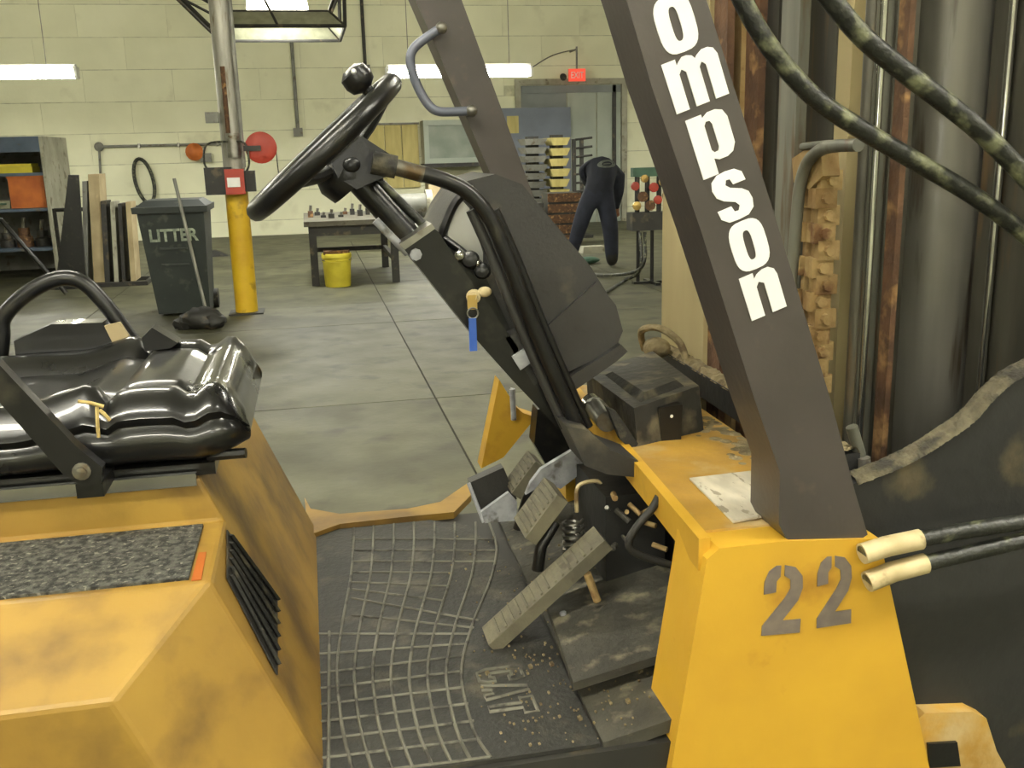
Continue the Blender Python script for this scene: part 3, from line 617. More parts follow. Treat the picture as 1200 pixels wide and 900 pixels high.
    fin('mouth', ball(nb(), hc_ + fd*.1 - ud*.035 + V((0, 0, -.03)), .016, (1.5, .5, .4)), 'red', t, smooth=True)
    # oval print on the jacket back, wrapped onto the cloth
    bo = bpy.data.objects['body'] if 'body' in bpy.data.objects else None
    return t, jt, g
pers, JT, PG = person()
pb_ = [o for o in pers.children if o.name.startswith('body')][0]
bpy.context.view_layer.update()
from mathutils.bvhtree import BVHTree
bmv = nb(); bmv.from_mesh(pb_.data); bv = BVHTree.FromBMesh(bmv); bmv.free()
bm = nb(); c_ = JT['sp2']+V((.03, 0, .0)); nrm = V((-.05, -.93, .36)).normalized(); ex = V((1, 0, .12)).normalized(); ex = (ex-nrm*ex.dot(nrm)).normalized(); ey = nrm.cross(ex)
def wrap(u, v):
    p = c_ + ex*u*.13 + ey*v*.055 + nrm*.5 - V(PG)
    h = bv.ray_cast(p, -nrm); return (h[0] if h[0] else p-nrm*.5) + V(PG) + nrm*.006
rings = [[bm.verts.new(wrap(r*math.cos(a), r*math.sin(a))) for a in [k*math.pi/12 for k in range(24)]] for r in (.55, 1.0)]
for k_ in range(24): bm.faces.new((rings[0][k_], rings[0][(k_+1) % 24], rings[1][(k_+1) % 24], rings[1][k_]))
bar = [[bm.verts.new(wrap(u, v)) for u in (-.4, -.2, 0, .2, .4)] for v in (-.14, .14)]
for k_ in range(4): bm.faces.new((bar[0][k_], bar[0][k_+1], bar[1][k_+1], bar[1][k_]))
fin('back_print', bm, 'print', pers)
# ---- hose manifold stand the worker bends over
g = PZ(760, 332, 0); t = thing('gas_manifold', (g.x, g.y, 0), 'black stand with red and brass valves beside the bending worker', 'stand')
sx = g.x-.13
for dx in (0, .17, .33): fin('post', rod(nb(), (sx+dx, g.y, 0), (sx+dx, g.y, .75), .022, 8), 'black_paint', t)
fin('foot_bar', box(nb(), sx-.06, sx+.39, g.y-.03, g.y+.03, 0, .03), 'black_paint', t)
for dy in (-.22, .22): fin('foot_bar', box(nb(), sx+.14, sx+.2, g.y+min(0, dy), g.y+max(0, dy), 0, .03), 'black_paint', t)
fin('box', box(nb(), sx-.1, sx+.36, g.y-.1, g.y+.12, .62, .82), 'darksteel', t, bevel=.01)
for dx, z, m, r in ((-.07, 1.12, 'red', .05), (.04, 1.2, 'brass', .045), (.15, 1.1, 'red', .055), (.26, 1.16, 'brass', .05), (.02, 1.0, 'rust', .06), (.2, .96, 'red', .05), (-.05, .9, 'brass', .05), (.11, .9, 'rust', .06), (.3, 1.0, 'rust', .05)):
    fin('valve', lathe(nb(), (sx+dx, g.y-.08, z), (0, -1, 0), [(r*.4, -.06), (r*.4, 0), (r, .005), (r, .03), (r*.3, .035)], 10), m, t, smooth=True)
for dx in (-.02, .1, .24): fin('riser', rod(nb(), (sx+dx, g.y-.02, .82), (sx+dx, g.y-.02, 1.25), .03, 8), 'darksteel', t)
fin('top_bracket', box(nb(), sx-.08, sx+.34, g.y-.05, g.y+.04, 1.22, 1.32), 'green', t, bevel=.01)
for i, (pp, m, l) in enumerate(((((742, 275), (742, 300), (730, 330), (705, 345), (690, 352)), 'hose', 'black hose curling from the valve stand, outer loop'),
                        (((738, 300), (728, 322), (700, 322), (686, 310), (676, 303)), 'hose', 'black hose curling past the worker boots, inner loop'))):
    P = []
    for x, y in pp:
        q = PZ(x, y, .02)
        P.append(q)
    P[0] = V((sx-.02+i*.06, g.y-.12, .6)); P[1] = V((sx-.04, g.y-.2, .2))
    tag(fin('floor_hose', tube(nb(), smoothpath(P, 8), .02, 8), m, smooth=True), l, 'hose', 'hoses on the floor')
bx_ = PZ(694, 296, 0); tag(fin('drop_box', hull(nb(), rect(bx_.x, bx_.y, .18, .12, 0), rect(bx_.x, bx_.y, .16, .1, .1)), 'palesteel', bevel=.01), 'pale low box on the floor between the worker boots', 'box')
bx_ = PZ(690, 309, 0); tag(fin('rag', ball(nb(), (bx_.x, bx_.y, .05), .13, (1.2, .8, .38)), 'green', smooth=True), 'small green rag on the floor left of the worker boot', 'rag')

# ================================================================== FORKLIFT
fl = thing('forklift', (.2, 1.65, 0), 'yellow and black forklift truck filling the foreground', 'forklift')
def part(name, bm, m, **k): return fin(name, bm, m, fl, **k)
def crust(P, Q, h, nu=90, nv=7, seed=1):
    rr = random.Random(seed); bm = nb(); P = smoothpath(P, 12); Q = smoothpath(Q, 12); rows = []
    def at(L, t): f = t*(len(L)-1); i = min(int(f), len(L)-2); return L[i].lerp(L[i+1], f-i)
    for i in range(nu+1):
        a = at(P, i/nu); b = at(Q, i/nu); w = rr.uniform(-.12, .12); row = []
        for j in range(nv+1):
            v = j/nv; e = 4*v*(1-v)
            row.append(bm.verts.new(a.lerp(b, -.03*rr.random()+w*.25+v*1.06) + V((0, 0, -.003 + h*min(1, e*1.6)*rr.uniform(.6, 1.0)))))
        rows.append(row)
    for A, B in zip(rows, rows[1:]):
        for j in range(nv): bm.faces.new((A[j], A[j+1], B[j+1], B[j]))
    return bm
# ---- hood / counterweight body
fx = lambda z: -.154 + (1.03-z)*.417
prof = [(1.06, .30), (1.06, .961), (1.2, 1.03), (1.42, 1.03), (1.42, 1.10), (1.88, 1.10), (1.88, 1.03), (2.1, 1.03), (2.1, .30)]
bm = hull(nb(), [V((-1.25, y, z)) for y, z in prof], [V((fx(z), y, z)) for y, z in prof])
P1 = V((-.156, 1.2, 1.022)); P2 = V((-.255, 1.06, .963)); P4 = V((-.058, 1.2, .788)); n = (P2-P1).cross(P4-P1).normalized()
if n.y > 0: n = -n
r = bmesh.ops.bisect_plane(bm, geom=bm.verts[:]+bm.edges[:]+bm.faces[:], plane_co=P1, plane_no=n, clear_outer=True)
bmesh.ops.contextual_create(bm, geom=[e for e in r['geom_cut'] if isinstance(e, bmesh.types.BMEdge)])
hood = part('hood', bm, 'yellow_hood', bevel=.006, seg=2, ang=12)
fin('grip_strip', box(nb(), -1.1, -.182, 1.215, 1.405, 1.028, 1.034), 'grit', hood, bevel=.002)
fin('warning_label', hull(nb(), [V((-.178, 1.21, 1.0305)), V((-.166, 1.21, 1.0305)), V((-.168, 1.3, 1.0305)), V((-.178, 1.3, 1.0305))], [V((-.178, 1.21, 1.032)), V((-.166, 1.21, 1.032)), V((-.168, 1.3, 1.032)), V((-.178, 1.3, 1.032))]), 'orange', hood)
fin('edge_trim', box(nb(), -1.2, -.186, 1.412, 1.424, 1.09, 1.108), 'chrome', hood, bevel=.002)
# vent in the front face
fp = V((fx(1.03), 1.5, 1.03)); fn = V((1, 0, .417)).normalized(); fs = V((.417, 0, -1)).normalized()
vq = [PP(x, y, fp, fn) for x, y in ((264, 622), (264, 678), (323, 792), (323, 700))]
yv0 = min(v.y for v in vq); yv1 = max(v.y for v in vq); zv0 = min(v.z for v in vq); zv1 = max(v.z for v in vq)
fin('vent_recess', prism(nb(), [v+fn*.0015 for v in vq], fn*.002), 'darksteel', hood)
for k in range(6):
    u = (k+.5)/6; a = vq[0].lerp(vq[3], u); b = vq[1].lerp(vq[2], u); a, b = a.lerp(b, .05), b.lerp(a, .05)
for k in range(6):
    v_ = (k+.5)/6; a = vq[0].lerp(vq[1], v_); b = vq[3].lerp(vq[2], v_)
    fin('louvre', obox(nb(), a.lerp(b, .5)+fn*.006, (b-a)*.47, (vq[1]-vq[0]).normalized()*.004 + fn*.003, fn*.002), 'rubber', hood)
# ---- seat
seat_root = None
def cushion():
    bm = nb(); nx, ny = 44, 40; x0, x1, y0, y1 = -.78, -.118, 1.405, 1.895
    zb = 1.112
    def top(x, u):
        h = 1.222 + .012*math.exp(-((x+.145)/.022)**2) - .024*math.exp(-((x+.186)/.008)**2) + .004*math.exp(-((x+.25)/.04)**2) - .02*math.exp(-((x+.305)/.010)**2) - .03*max(0, min(1, (-.31-x)/.1))
        h += .034*math.exp(-((abs(u)-.82)/.14)**2)*(1 if x < -.31 else .35) - .012*math.exp(-((abs(u)-.62)/.03)**2)*(1 if x < -.19 else 0)
        return h
    rows = []
    for i in range(nx+1):
        t = i/nx; x = x0 + (x1-x0)*t; ring = []
        ef = max(0, (x-(x1-.06))/.06); shrink = 1 - .16*ef**3
        for j in range(2*ny):
            a = 2*math.pi*j/(2*ny); ca, sa = math.cos(a), math.sin(a)
            e = .42
            u = math.copysign(abs(ca)**e, ca); w = math.copysign(abs(sa)**.55, sa)
            zt = top(x, u); zt -= .05*ef**2.5
            zb_ = zb + .022*ef**2
            zc = (zt+zb_)/2; hh = (zt-zb_)/2
            groove = 1 - .045*math.exp(-((w-.28)/.10)**2)*(1 if abs(u) > .8 else 0)
            ring.append(bm.verts.new((x + .012*(1-w*w)*ef, 1.65 + u*(y1-y0)/2*shrink*groove, zc + hh*w)))
        rows.append(ring)
    m_ = 2*ny
    for A, B in zip(rows, rows[1:]):
        for k in range(m_): bm.faces.new((A[k], A[(k+1) % m_], B[(k+1) % m_], B[k]))
    bm.faces.new(rows[0][::-1]); bm.faces.new(rows[-1])
    return bm
seat = part('seat_cushion', cushion(), 'black_vinyl', smooth=50)
fin('seat_base', box(nb(), -.8, -.16, 1.43, 1.87, 1.10, 1.118), 'black_paint', seat, bevel=.006)
fin('front_latch', rod(nb(), (-.17, 1.44, 1.125), (-.115, 1.43, 1.128), .008, 8), 'black_paint', seat)
back = part('seat_back', hull(nb(), rect(-.86, 1.65, .06, .23, 1.12), rect(-.99, 1.65, .05, .2, 1.62)), 'black_vinyl', bevel=.035, seg=4, smooth=50)
for k, (x0p, y0p, x1p, y1p) in enumerate(((92, 470, 122, 476), (114, 476, 116, 512), (117, 480, 129, 492))):
    a = PY(x0p, y0p, 1.402); b = PY(x1p, y1p, 1.402)
    fin('foam_tear', tube(nb(), [a+V((0, -.002, 0)), (a+b)/2+V((0, -.004, .002)), b+V((0, -.002, 0))], .0026, 6), 'foam', seat)
# hip restraints (far loop, near bar)
HY = 1.90
P = [PY(x, y, HY) for x, y in ((-6, 470), (2, 400), (4, 372), (30, 345), (66, 327), (95, 330), (122, 355), (150, 392), (166, 412))]
part('hip_restraint', tube(nb(), smoothpath(P, 6), .0145, 12), 'black_paint', smooth=True)
P = [PY(x, y, HY+.005) for x, y in ((66, 395), (100, 388), (140, 378))]
part('belt_strap', tube(nb(), smoothpath(P, 4), lambda t: .006, 8), 'greymetal', smooth=True)
a = [PY(x, y, HY-.03) for x, y in ((16, 400), (60, 380), (120, 378), (132, 400), (110, 425), (20, 428))]
part('belt_retractor', prism(nb(), a, (0, .05, 0)), 'black_vinyl', bevel=.012, seg=3, smooth=50)
a = [PY(x, y, HY-.04) for x, y in ((122, 382), (140, 378), (160, 408), (150, 418), (132, 402))]
part('belt_anchor', prism(nb(), a, (0, .012, 0)), 'card', bevel=.003)
a = [PY(x, y, 1.78) for x, y in ((166, 396), (178, 384), (208, 402), (200, 408), (170, 412))]
part('belt_buckle', prism(nb(), a, (0, .05, 0)), 'black_paint', bevel=.005)
NY = 1.335
a = [PY(x, y, NY) for x, y in ((-30, 402), (-8, 420), (88, 522), (120, 548), (118, 566), (98, 572), (74, 556), (-18, 452), (-30, 440))]
nr = part('hip_restraint', prism(nb(), a, (0, .022, 0)), 'black_paint', bevel=.005, seg=3, smooth=40)
fin('pivot_bolt', lathe(nb(), PY(96, 552, NY), (0, -1, 0), [(.012, 0), (.012, .003), (.007, .004), (.007, .009), (.003, .010)], 14), 'steel', nr, smooth=True)
part('pivot_bracket', box(nb(), -.335, -.30, NY+.02, 1.44, 1.105, 1.125), 'black_paint', bevel=.004)
# ---- floor
part('floor_plate', box(nb(), -.08, .66, 1.16, 2.12, .69, .735), 'darksteel', bevel=.004)
rim = [(357, 583), (364, 596), (398, 602), (478, 596), (516, 588), (548, 566), (552, 580), (532, 600), (470, 606), (398, 614), (362, 627)]
part('step_rim', prism(nb(), [PZ(x, y, .752) for x, y in rim], (0, 0, -.016)), 'yellow_hood', bevel=.003)
part('lower_frame', box(nb(), -.06, .62, 1.2, 2.1, .35, .69), 'darksteel')
# ---- cowl: near leg, far leg, bridge
near = [(.488, 1.012), (.505, 1.026), (.60, 1.026), (.742, 1.014), (.85, .634), (.90, .42), (.385, .42), (.441, .70)]
cw = part('cowl_leg', prism(nb(), [V((x, 1.145, z)) for x, z in near], (0, .11, 0)), 'yellow', bevel=.012, seg=3, ang=20, smooth=30)
far = [(585, 445), (565, 549), (588, 538), (627, 490), (640, 478), (700, 440), (690, 380), (600, 380)]
fc = part('cowl_leg', yprism(nb(), [(585, 445), (564, 549), (590, 536), (628, 489), (613, 484), (604, 476)], 2.06, 2.11), 'yellow', bevel=.004)
fin('edge_chip', yprism(nb(), [(599, 455), (604, 456), (605, 492), (600, 492)], 2.05, 2.058), 'greymetal', fc)
part('cowl_leg', box(nb(), .52, .80, 2.02, 2.11, .42, 1.02), 'yellow', bevel=.008)
br = part('cowl_bridge', hull(nb(), [V((.497, 1.2, .985)), V((.565, 2.08, .985)), V((.76, 2.08, .985)), V((.742, 1.2, .985))], [V((.493, 1.2, 1.03)), V((.56, 2.08, 1.03)), V((.76, 2.08, 1.03)), V((.742, 1.2, 1.028))]), 'yellow_dirty', bevel=.006)
fin('rear_lip', hull(nb(), [V((.482, 1.16, .99)), V((.545, 2.08, .99)), V((.56, 2.08, .99)), V((.497, 1.16, .99))], [V((.482, 1.16, 1.036)), V((.545, 2.08, 1.036)), V((.562, 2.08, 1.036)), V((.499, 1.16, 1.036))]), 'yellow', br, bevel=.003)
pq = [PZ(x, y, 1.0315) for x, y in ((808, 562), (885, 553), (909, 604), (859, 613))]
fin('placard', prism(nb(), pq, (0, 0, .003)), 'placard', br)
# dirt heaps on the bridge
# stencilled 22
two = [[(0, .60), (0, .78), (.1, .93), (.28, 1), (.40, 1), (.40, .84), (.31, .78), (.31, .62)], [(.5, 1), (.78, .96), (.97, .83), (1, .66), (.9, .48), (.52, .2), (1, .2), (1, 0), (0, 0), (0, .14), (.55, .53), (.68, .66), (.66, .79), (.5, .85)]]
for (x0, y0), (x1, y1), (x2, y2) in (((892, 745), (937, 741), (897, 664)), ((957, 736), (997, 730), (958, 654))):
    o_ = PY(x0, y0, 1.1445); e1 = PY(x1, y1, 1.1445)-o_; e2 = PY(x2, y2, 1.1445)-o_
    outline2d('number', two, o_, e1, e2, .0016, 'number', cw)
# ---- near guard post with letters
npx = [(700, -16), (706, 0), (822-20, 272), (885-19, 470), (900, 560), (905, 615), (914, 628), (936, 637), (1010, 633), (1016, 628), (1002, 576), (974, 470), (907, 250), (828, 0), (822, -16)]
edge = [(.294, 1.96), (.376, 1.715), (.407, 1.62), (.473, 1.446), (.552, 1.224), (.591, 1.123), (.592, 1.05), (.604, 1.027), (.622, 1.018), (.716, 1.014), (.726, 1.02), (.703, 1.085), (.660, 1.216), (.569, 1.465), (.474, 1.715), (.385, 1.96)]
up_dir = V((-.330, 0, .944)).normalized()
edge = [(edge[1][0]-.357*.42, 1.715+1.0*.42)] + edge[1:-1] + [(edge[-2][0]-.366*.42, 1.715+.42)]
npst = part('guard_post', prism(nb(), [V((x, 1.15, z)) for x, z in edge], (0, .088, 0)), 'post', bevel=.010, seg=3, smooth=40)
def sup(cx, cy, a, b, n_=3., m_=28):
    return [(cx + a*math.copysign(abs(math.cos(t))**(2/n_), math.cos(t)), cy + b*math.copysign(abs(math.sin(t))**(2/n_), math.sin(t))) for t in [2*math.pi*i/m_ for i in range(m_)]]
LET = {
 'o': [sup(.5, .5, .5, .5, 3.2), sup(.5, .5, .12, .30, 3.)],
 'n': [[(0, 0), (.38, 0), (.38, .68), (.47, .77), (.6, .70), (.6, 0), (1, 0), (1, .78), (.95, .92), (.82, 1), (.65, 1), (.48, .94), (.38, .86), (.38, 1), (0, 1)]],
 'm': [[(0, 0), (.25, 0), (.25, .70), (.31, .78), (.38, .70), (.38, 0), (.63, 0), (.63, .70), (.69, .78), (.75, .70), (.75, 0), (1, 0), (1, .82), (.95, .95), (.86, 1), (.75, 1), (.64, .93), (.6, .88), (.55, .96), (.46, 1), (.38, 1), (.30, .93), (.25, .87), (.25, 1), (0, 1)]],
 'p': [[(0, -.28), (.40, -.28), (.40, .06), (.52, 0), (.74, 0), (.9, .06), (1, .22), (1, .78), (.92, .94), (.76, 1), (.56, 1), (.40, .92), (.40, 1), (0, 1)], [(.40, .24), (.46, .17), (.56, .18), (.6, .26), (.6, .74), (.56, .82), (.46, .83), (.40, .76)]],
 's': [[(0, .30), (.04, .12), (.22, .01), (.5, 0), (.78, .02), (.96, .13), (1, .30), (.95, .46), (.8, .56), (.5, .66), (.40, .74), (.45, .83), (.56, .82), (.61, .70), (.96, .70), (.92, .88), (.75, .98), (.5, 1), (.25, .98), (.07, .88), (.02, .72), (.08, .56), (.25, .45), (.54, .35), (.62, .26), (.56, .17), (.44, .18), (.39, .30)]]}
rgt = V((up_dir.z, 0, -up_dir.x))
for ch, (cx, cy), w, h in (('o', (792, 28), .048, .066), ('m', (815, 93), .070, .060), ('p', (834, 160), .052, .058), ('s', (858, 229), .048, .062), ('o', (878, 287), .048, .064), ('n', (894, 343), .050, .058)):
    c = PY(cx, cy, 1.1492)
    outline2d('letter', LET[ch], c - rgt*w/2 - up_dir*h/2, rgt*w, up_dir*h, .0016, 'white', npst)
# ---- far guard post with grab handle
fe = [PY(x, y, 2.05) for x, y in ((600, 262), (487, 0), (541, 0), (628, 238), (640, 290))]
dirL = (fe[1]-fe[0]).normalized(); dirR = (fe[2]-fe[3]).normalized()
pl = [fe[0]-dirL*.25, fe[0], fe[1], fe[1]+dirL*.3, fe[2]+dirR*.3, fe[2], fe[3], fe[3]-dirR*.28]
fpst = part('guard_post', prism(nb(), pl, (0, .088, 0)), 'post', bevel=.010, seg=3, smooth=40)
P = [PY(x, y, 2.03) for x, y in ((517, 33), (500, 44), (484, 58), (481, 74), (488, 98), (500, 120), (512, 130), (532, 131), (552, 130))]
fin('grab_handle', tube(nb(), smoothpath(P, 5), .0095, 10), 'handle', fpst, smooth=True)
for q in (P[0], P[-1]): fin('bolt', ball(nb(), q+V((0, -.004, 0)), .012), 'steel', fpst, smooth=True)
# ---- steering wheel
A = PY(301, 247, 1.65); B = PY(458, 98, 1.65); wc = (A+B)/2; e2 = (B-A).normalized(); R_ = (B-A).length/2
nn = V((-e2.z, 0, e2.x)).normalized(); tilt = math.radians(1.9)
dv = wc-CP; e1 = (dv - e2*dv.dot(e2)).normalized(); nn = e2.cross(e1); nn = -nn if nn.z < 0 else nn
e1 = (e1*math.cos(tilt) + nn*math.sin(tilt)).normalized(); nw = e2.cross(e1); nw = -nw if nw.z < 0 else nw
sw = part('steering_wheel', tube(nb(), [wc + e1*R_*math.cos(a) + e2*R_*math.sin(a) for a in [2*math.pi*i/48 for i in range(48)]], .0165, 12, True), 'black_paint', smooth=True)
hub = wc - nw*.035
for k in range(3):
    a = math.radians(90+120*k); e = wc + (e1*math.cos(a)+e2*math.sin(a))*R_
    fin('spoke', tube(nb(), smoothpath([hub, hub.lerp(e, .5)-nw*.008, e], 4), .010, 8), 'black_paint', sw, smooth=True)
fin('hub', lathe(nb(), hub-nw*.01, nw, [(.05, -.03), (.055, -.005), (.045, .02), (.03, .03)], 18), 'black_paint', sw, smooth=True)
kp = PY(417, 90, 1.60); kb = PY(436, 110, 1.60)
fin('spinner_knob', lathe(nb(), kp-nw*.012, nw, [(.009, -.028), (.010, -.012), (.021, -.006), (.025, .006), (.023, .02), (.012, .028)], 18), 'black_paint', sw, smooth=True)
fin('knob_clamp', rod(nb(), kb - nw*.012, kp-nw*.03, .010, 10), 'black_paint', sw, smooth=True)
fin('knob_glint', ball(nb(), kp + V((-.004, -.023, .006)), .0045), 'white', sw, smooth=True)  # white bead painted in as the flash's specular dot on the knob
# ---- steering column
def yq(name, px, y0, y1, m, bevel=.006, parent=None, seg=2): 
    return fin(name, yprism(nb(), px, y0, y1), m, parent or fl, bevel=bevel, seg=seg, smooth=40)
yq('column_head', [(385, 182), (402, 158), (425, 160), (462, 184), (462, 204), (440, 212), (418, 222), (396, 208)], 1.60, 1.70, 'black_paint', .010, seg=3)
part('column_switch', ball(nb(), PY(412, 193, 1.597), .012, (1.2, .5, 1.0)), 'black_paint', smooth=True)
part('column_tube', rod(nb(), PY(402, 192, 1.65), PY(520, 322, 1.65), .021, 16), 'black_paint', smooth=True)
part('column_rod', rod(nb(), PY(428, 196, 1.66), PY(505, 272, 1.66), .008, 10), 'hose', smooth=True)
part('tilt_rod', rod(nb(), PY(440, 258, 1.61), PY(478, 297, 1.61), .007, 10), 'greymetal', smooth=True)
lc = yq('lower_column', [(472, 290), (506, 266), (514, 272), (556, 336), (608, 408), (664, 474), (700, 520), (690, 532), (660, 508), (600, 445), (560, 400)], 1.60, 1.70, 'black_paint', .008)
fin('bolt', lathe(nb(), PY(487, 298, 1.599), (0, -1, 0), [(.010, 0), (.010, .006), (.004, .007)], 8), 'greymetal', lc, smooth=True)
fin('column_bracket', yprism(nb(), [(468, 286), (506, 262), (510, 268), (474, 293)], 1.585, 1.715), 'steel', lc, bevel=.002)
# ---- console and handrail
cs = yq('dash_console', [(505, 292), (526, 244), (548, 212), (580, 204), (612, 216), (650, 262), (692, 312), (720, 358), (729, 390), (722, 405), (690, 424), (640, 450), (606, 420), (556, 352)], 1.66, 1.90, 'console', .022, seg=4)
fin('cover_panel', yprism(nb(), [(640, 448), (700, 420), (724, 402), (730, 388), (722, 358), (700, 330), (642, 382)], 1.652, 1.662), 'console', cs, bevel=.004)
fin('console_base', yprism(nb(), [(636, 462), (728, 404), (736, 412), (722, 424), (650, 474)], 1.64, 1.92), 'console', cs, bevel=.004)
fin('dash_window', yprism(nb(), [(541, 234), (550, 244), (566, 296), (566, 314), (524, 276), (527, 262)], 1.640, 1.662), 'lens', cs, bevel=.003)
fin('window_frame', tube(nb(), smoothpath([PY(x, y, 1.64) for x, y in ((510, 300), (520, 268), (532, 240), (545, 226), (556, 222))], 5), .008, 8), 'black_paint', cs, smooth=True)
fin('window_frame', tube(nb(), smoothpath([PY(x, y, 1.64) for x, y in ((518, 278), (540, 294), (568, 318))], 5), .007, 8), 'black_paint', cs, smooth=True)
fin('inner_panel', yprism(nb(), [(520, 280), (566, 318), (600, 390), (640, 450), (610, 428), (556, 356), (512, 302)], 1.64, 1.66), 'black_paint', cs, bevel=.004)
for x, y, r, m in ((552, 305, .014, 'black_paint'), (540, 300, .009, 'chrome'), (566, 318, .013, 'black_paint'), (561, 309, .006, 'chrome')):
    fin('gauge_knob', lathe(nb(), PY(x, y, 1.615), (-.25, -1, .2), [(r, 0), (r*1.1, .012), (r*.9, .022), (r*.3, .025)], 14), m, cs, smooth=True)
fin('light_switch', ball(nb(), PY(568, 342, 1.595), .010, (1.2, .8, .9)), 'ferrule', cs, smooth=True)
fin('ignition_lock', lathe(nb(), PY(556, 347, 1.606), (-.3, -1, .1), [(.012, 0), (.012, .016), (.008, .018), (.007, .024)], 14), 'ferrule', cs, smooth=True)
fin('foot_panel', yprism(nb(), [(592, 396), (618, 384), (640, 440), (626, 452)], 1.60, 1.64), 'console', cs, bevel=.003)
fin('label_plate', yprism(nb(), [(600, 418), (616, 408), (624, 424), (610, 434)], 1.594, 1.6), 'greymetal', cs)
P = [PY(x, y, 1.56) for x, y in ((458, 194), (480, 200), (520, 211), (548, 225), (572, 252), (590, 290), (624, 378), (660, 462), (684, 514), (700, 532), (730, 545), (748, 552))]
part('handrail', tube(nb(), smoothpath(P, 6), .0125, 12), 'black_paint', smooth=True)
part('handrail_sleeve', rod(nb(), PY(436, 190, 1.56), PY(464, 196, 1.56), .018, 14), 'rubber', smooth=True)
part('polished_band', rod(nb(), PY(464, 196, 1.56), PY(496, 204.5, 1.56), .0131, 14), 'steel', smooth=True)
for dx, r_, m in ((-14, .009, 'console'), (14, .008, 'black_paint')):
    P = [PY(x+dx, y, 1.58) for x, y in ((566, 246), (590, 300), (624, 384), (660, 466), (676, 500))]
    part('cable_conduit', tube(nb(), smoothpath(P, 6), r_, 10), m, smooth=True)
yq('rail_foot', [(664, 500), (690, 505), (716, 528), (748, 540), (752, 560), (712, 556), (686, 546)], 1.50, 1.60, 'console', .006)
# key with tag
kt = PY(554, 352, 1.577); tgt = thing('key_tag', kt-V((0, 0, .08)), 'key with blue tag hanging from the dashboard ignition lock', 'key')
fin('key', obox(nb(), kt+V((0, .006, -.004)), V((.008, 0, 0)), V((0, .0015, 0)), V((0, 0, .012))), 'brass', tgt)
fin('ring', tube(nb(), [kt+V((.009*math.cos(a), .004, -.022+.009*math.sin(a))) for a in [i*math.pi/8 for i in range(16)]], .0015, 6, True), 'steel', tgt)
fin('tag', box(nb(), kt.x-.0075, kt.x+.005, kt.y+.002, kt.y+.006, kt.z-.085, kt.z-.03), 'blue', tgt, bevel=.0015)
# ---- black motor box on the cowl
mb = part('motor_box', hull(nb(), [V((.545, 1.60, 1.03)), V((.695, 1.66, 1.03)), V((.72, 2.0, 1.03)), V((.54, 1.90, 1.03))], [V((.54, 1.605, 1.10)), V((.688, 1.67, 1.115)), V((.715, 2.0, 1.115)), V((.53, 1.88, 1.105))]), 'box_black', bevel=.010, seg=3, smooth=40)
fin('painted_glint', ball(nb(), PY(786, 487, 1.625)+V((0, .0, 0)), .006), 'white', mb, smooth=True)  # small white ball stands in for the flash glint on the box
fin('latch', yprism(nb(), [(772, 478), (800, 474), (798, 520), (776, 524)], 1.62, 1.64), 'black_paint', mb, bevel=.003)
fin('lid_ridge', hull(nb(), [V((.56, 1.63, 1.10)), V((.67, 1.68, 1.108)), V((.69, 1.95, 1.108)), V((.555, 1.86, 1.10))], [V((.575, 1.65, 1.116)), V((.655, 1.70, 1.122)), V((.67, 1.92, 1.122)), V((.57, 1.83, 1.116))]), 'box_black', mb, bevel=.004)
part('relay_coil', rod(nb(), PY(698, 478, 1.72), PY(712, 494, 1.64), .02, 16), 'steel', smooth=True)
part('coil_band', rod(nb(), PY(693, 474, 1.745), PY(697, 478, 1.72), .022, 16), 'chrome', smooth=True)
part('side_plate', yprism(nb(), [(712, 478), (722, 482), (748, 520), (742, 530), (728, 516)], 1.60, 1.62), 'rubber', bevel=.002)
# front ledge with dirt
lp = [V((.742, 1.26, 1.10)), V((.775, 1.26, 1.10)), V((.80, 2.16, 1.10)), V((.765, 2.16, 1.10))]
lg = part('front_ledge', prism(nb(), lp, (0, 0, -.05)), 'dark_plate', bevel=.004)
bm = crust([lp[0], lp[3]], [lp[1], lp[2]], .014, 110, 6, 3)
lod = fin('dirt_crust', bm, 'dirt', lg, smooth=60); lod['kind'] = 'stuff'
bm = nb()
for k in range(150):
    x = .745 - abs(random.gauss(0, .03)); y = random.uniform(1.25, 1.75); ball(bm, (x, y, 1.0275), random.uniform(.003, .011), (1.3, 1.5, .4))
q = fin('dirt_crust', bm, 'dirt', br, smooth=60); q['kind'] = 'stuff'
P = [V((.73, 2.1, 1.1)), V((.71, 2.06, 1.15)), V((.73, 2.0, 1.165)), V((.76, 1.96, 1.14)), V((.77, 1.94, 1.1))]
part('hose_clip', tube(nb(), smoothpath(P, 5), .008, 8), 'dirt', smooth=True)
part('hose_clip', ball(nb(), (.735, 2.03, 1.115), .03, (1, 1.2, .8)), 'dirt', smooth=True)
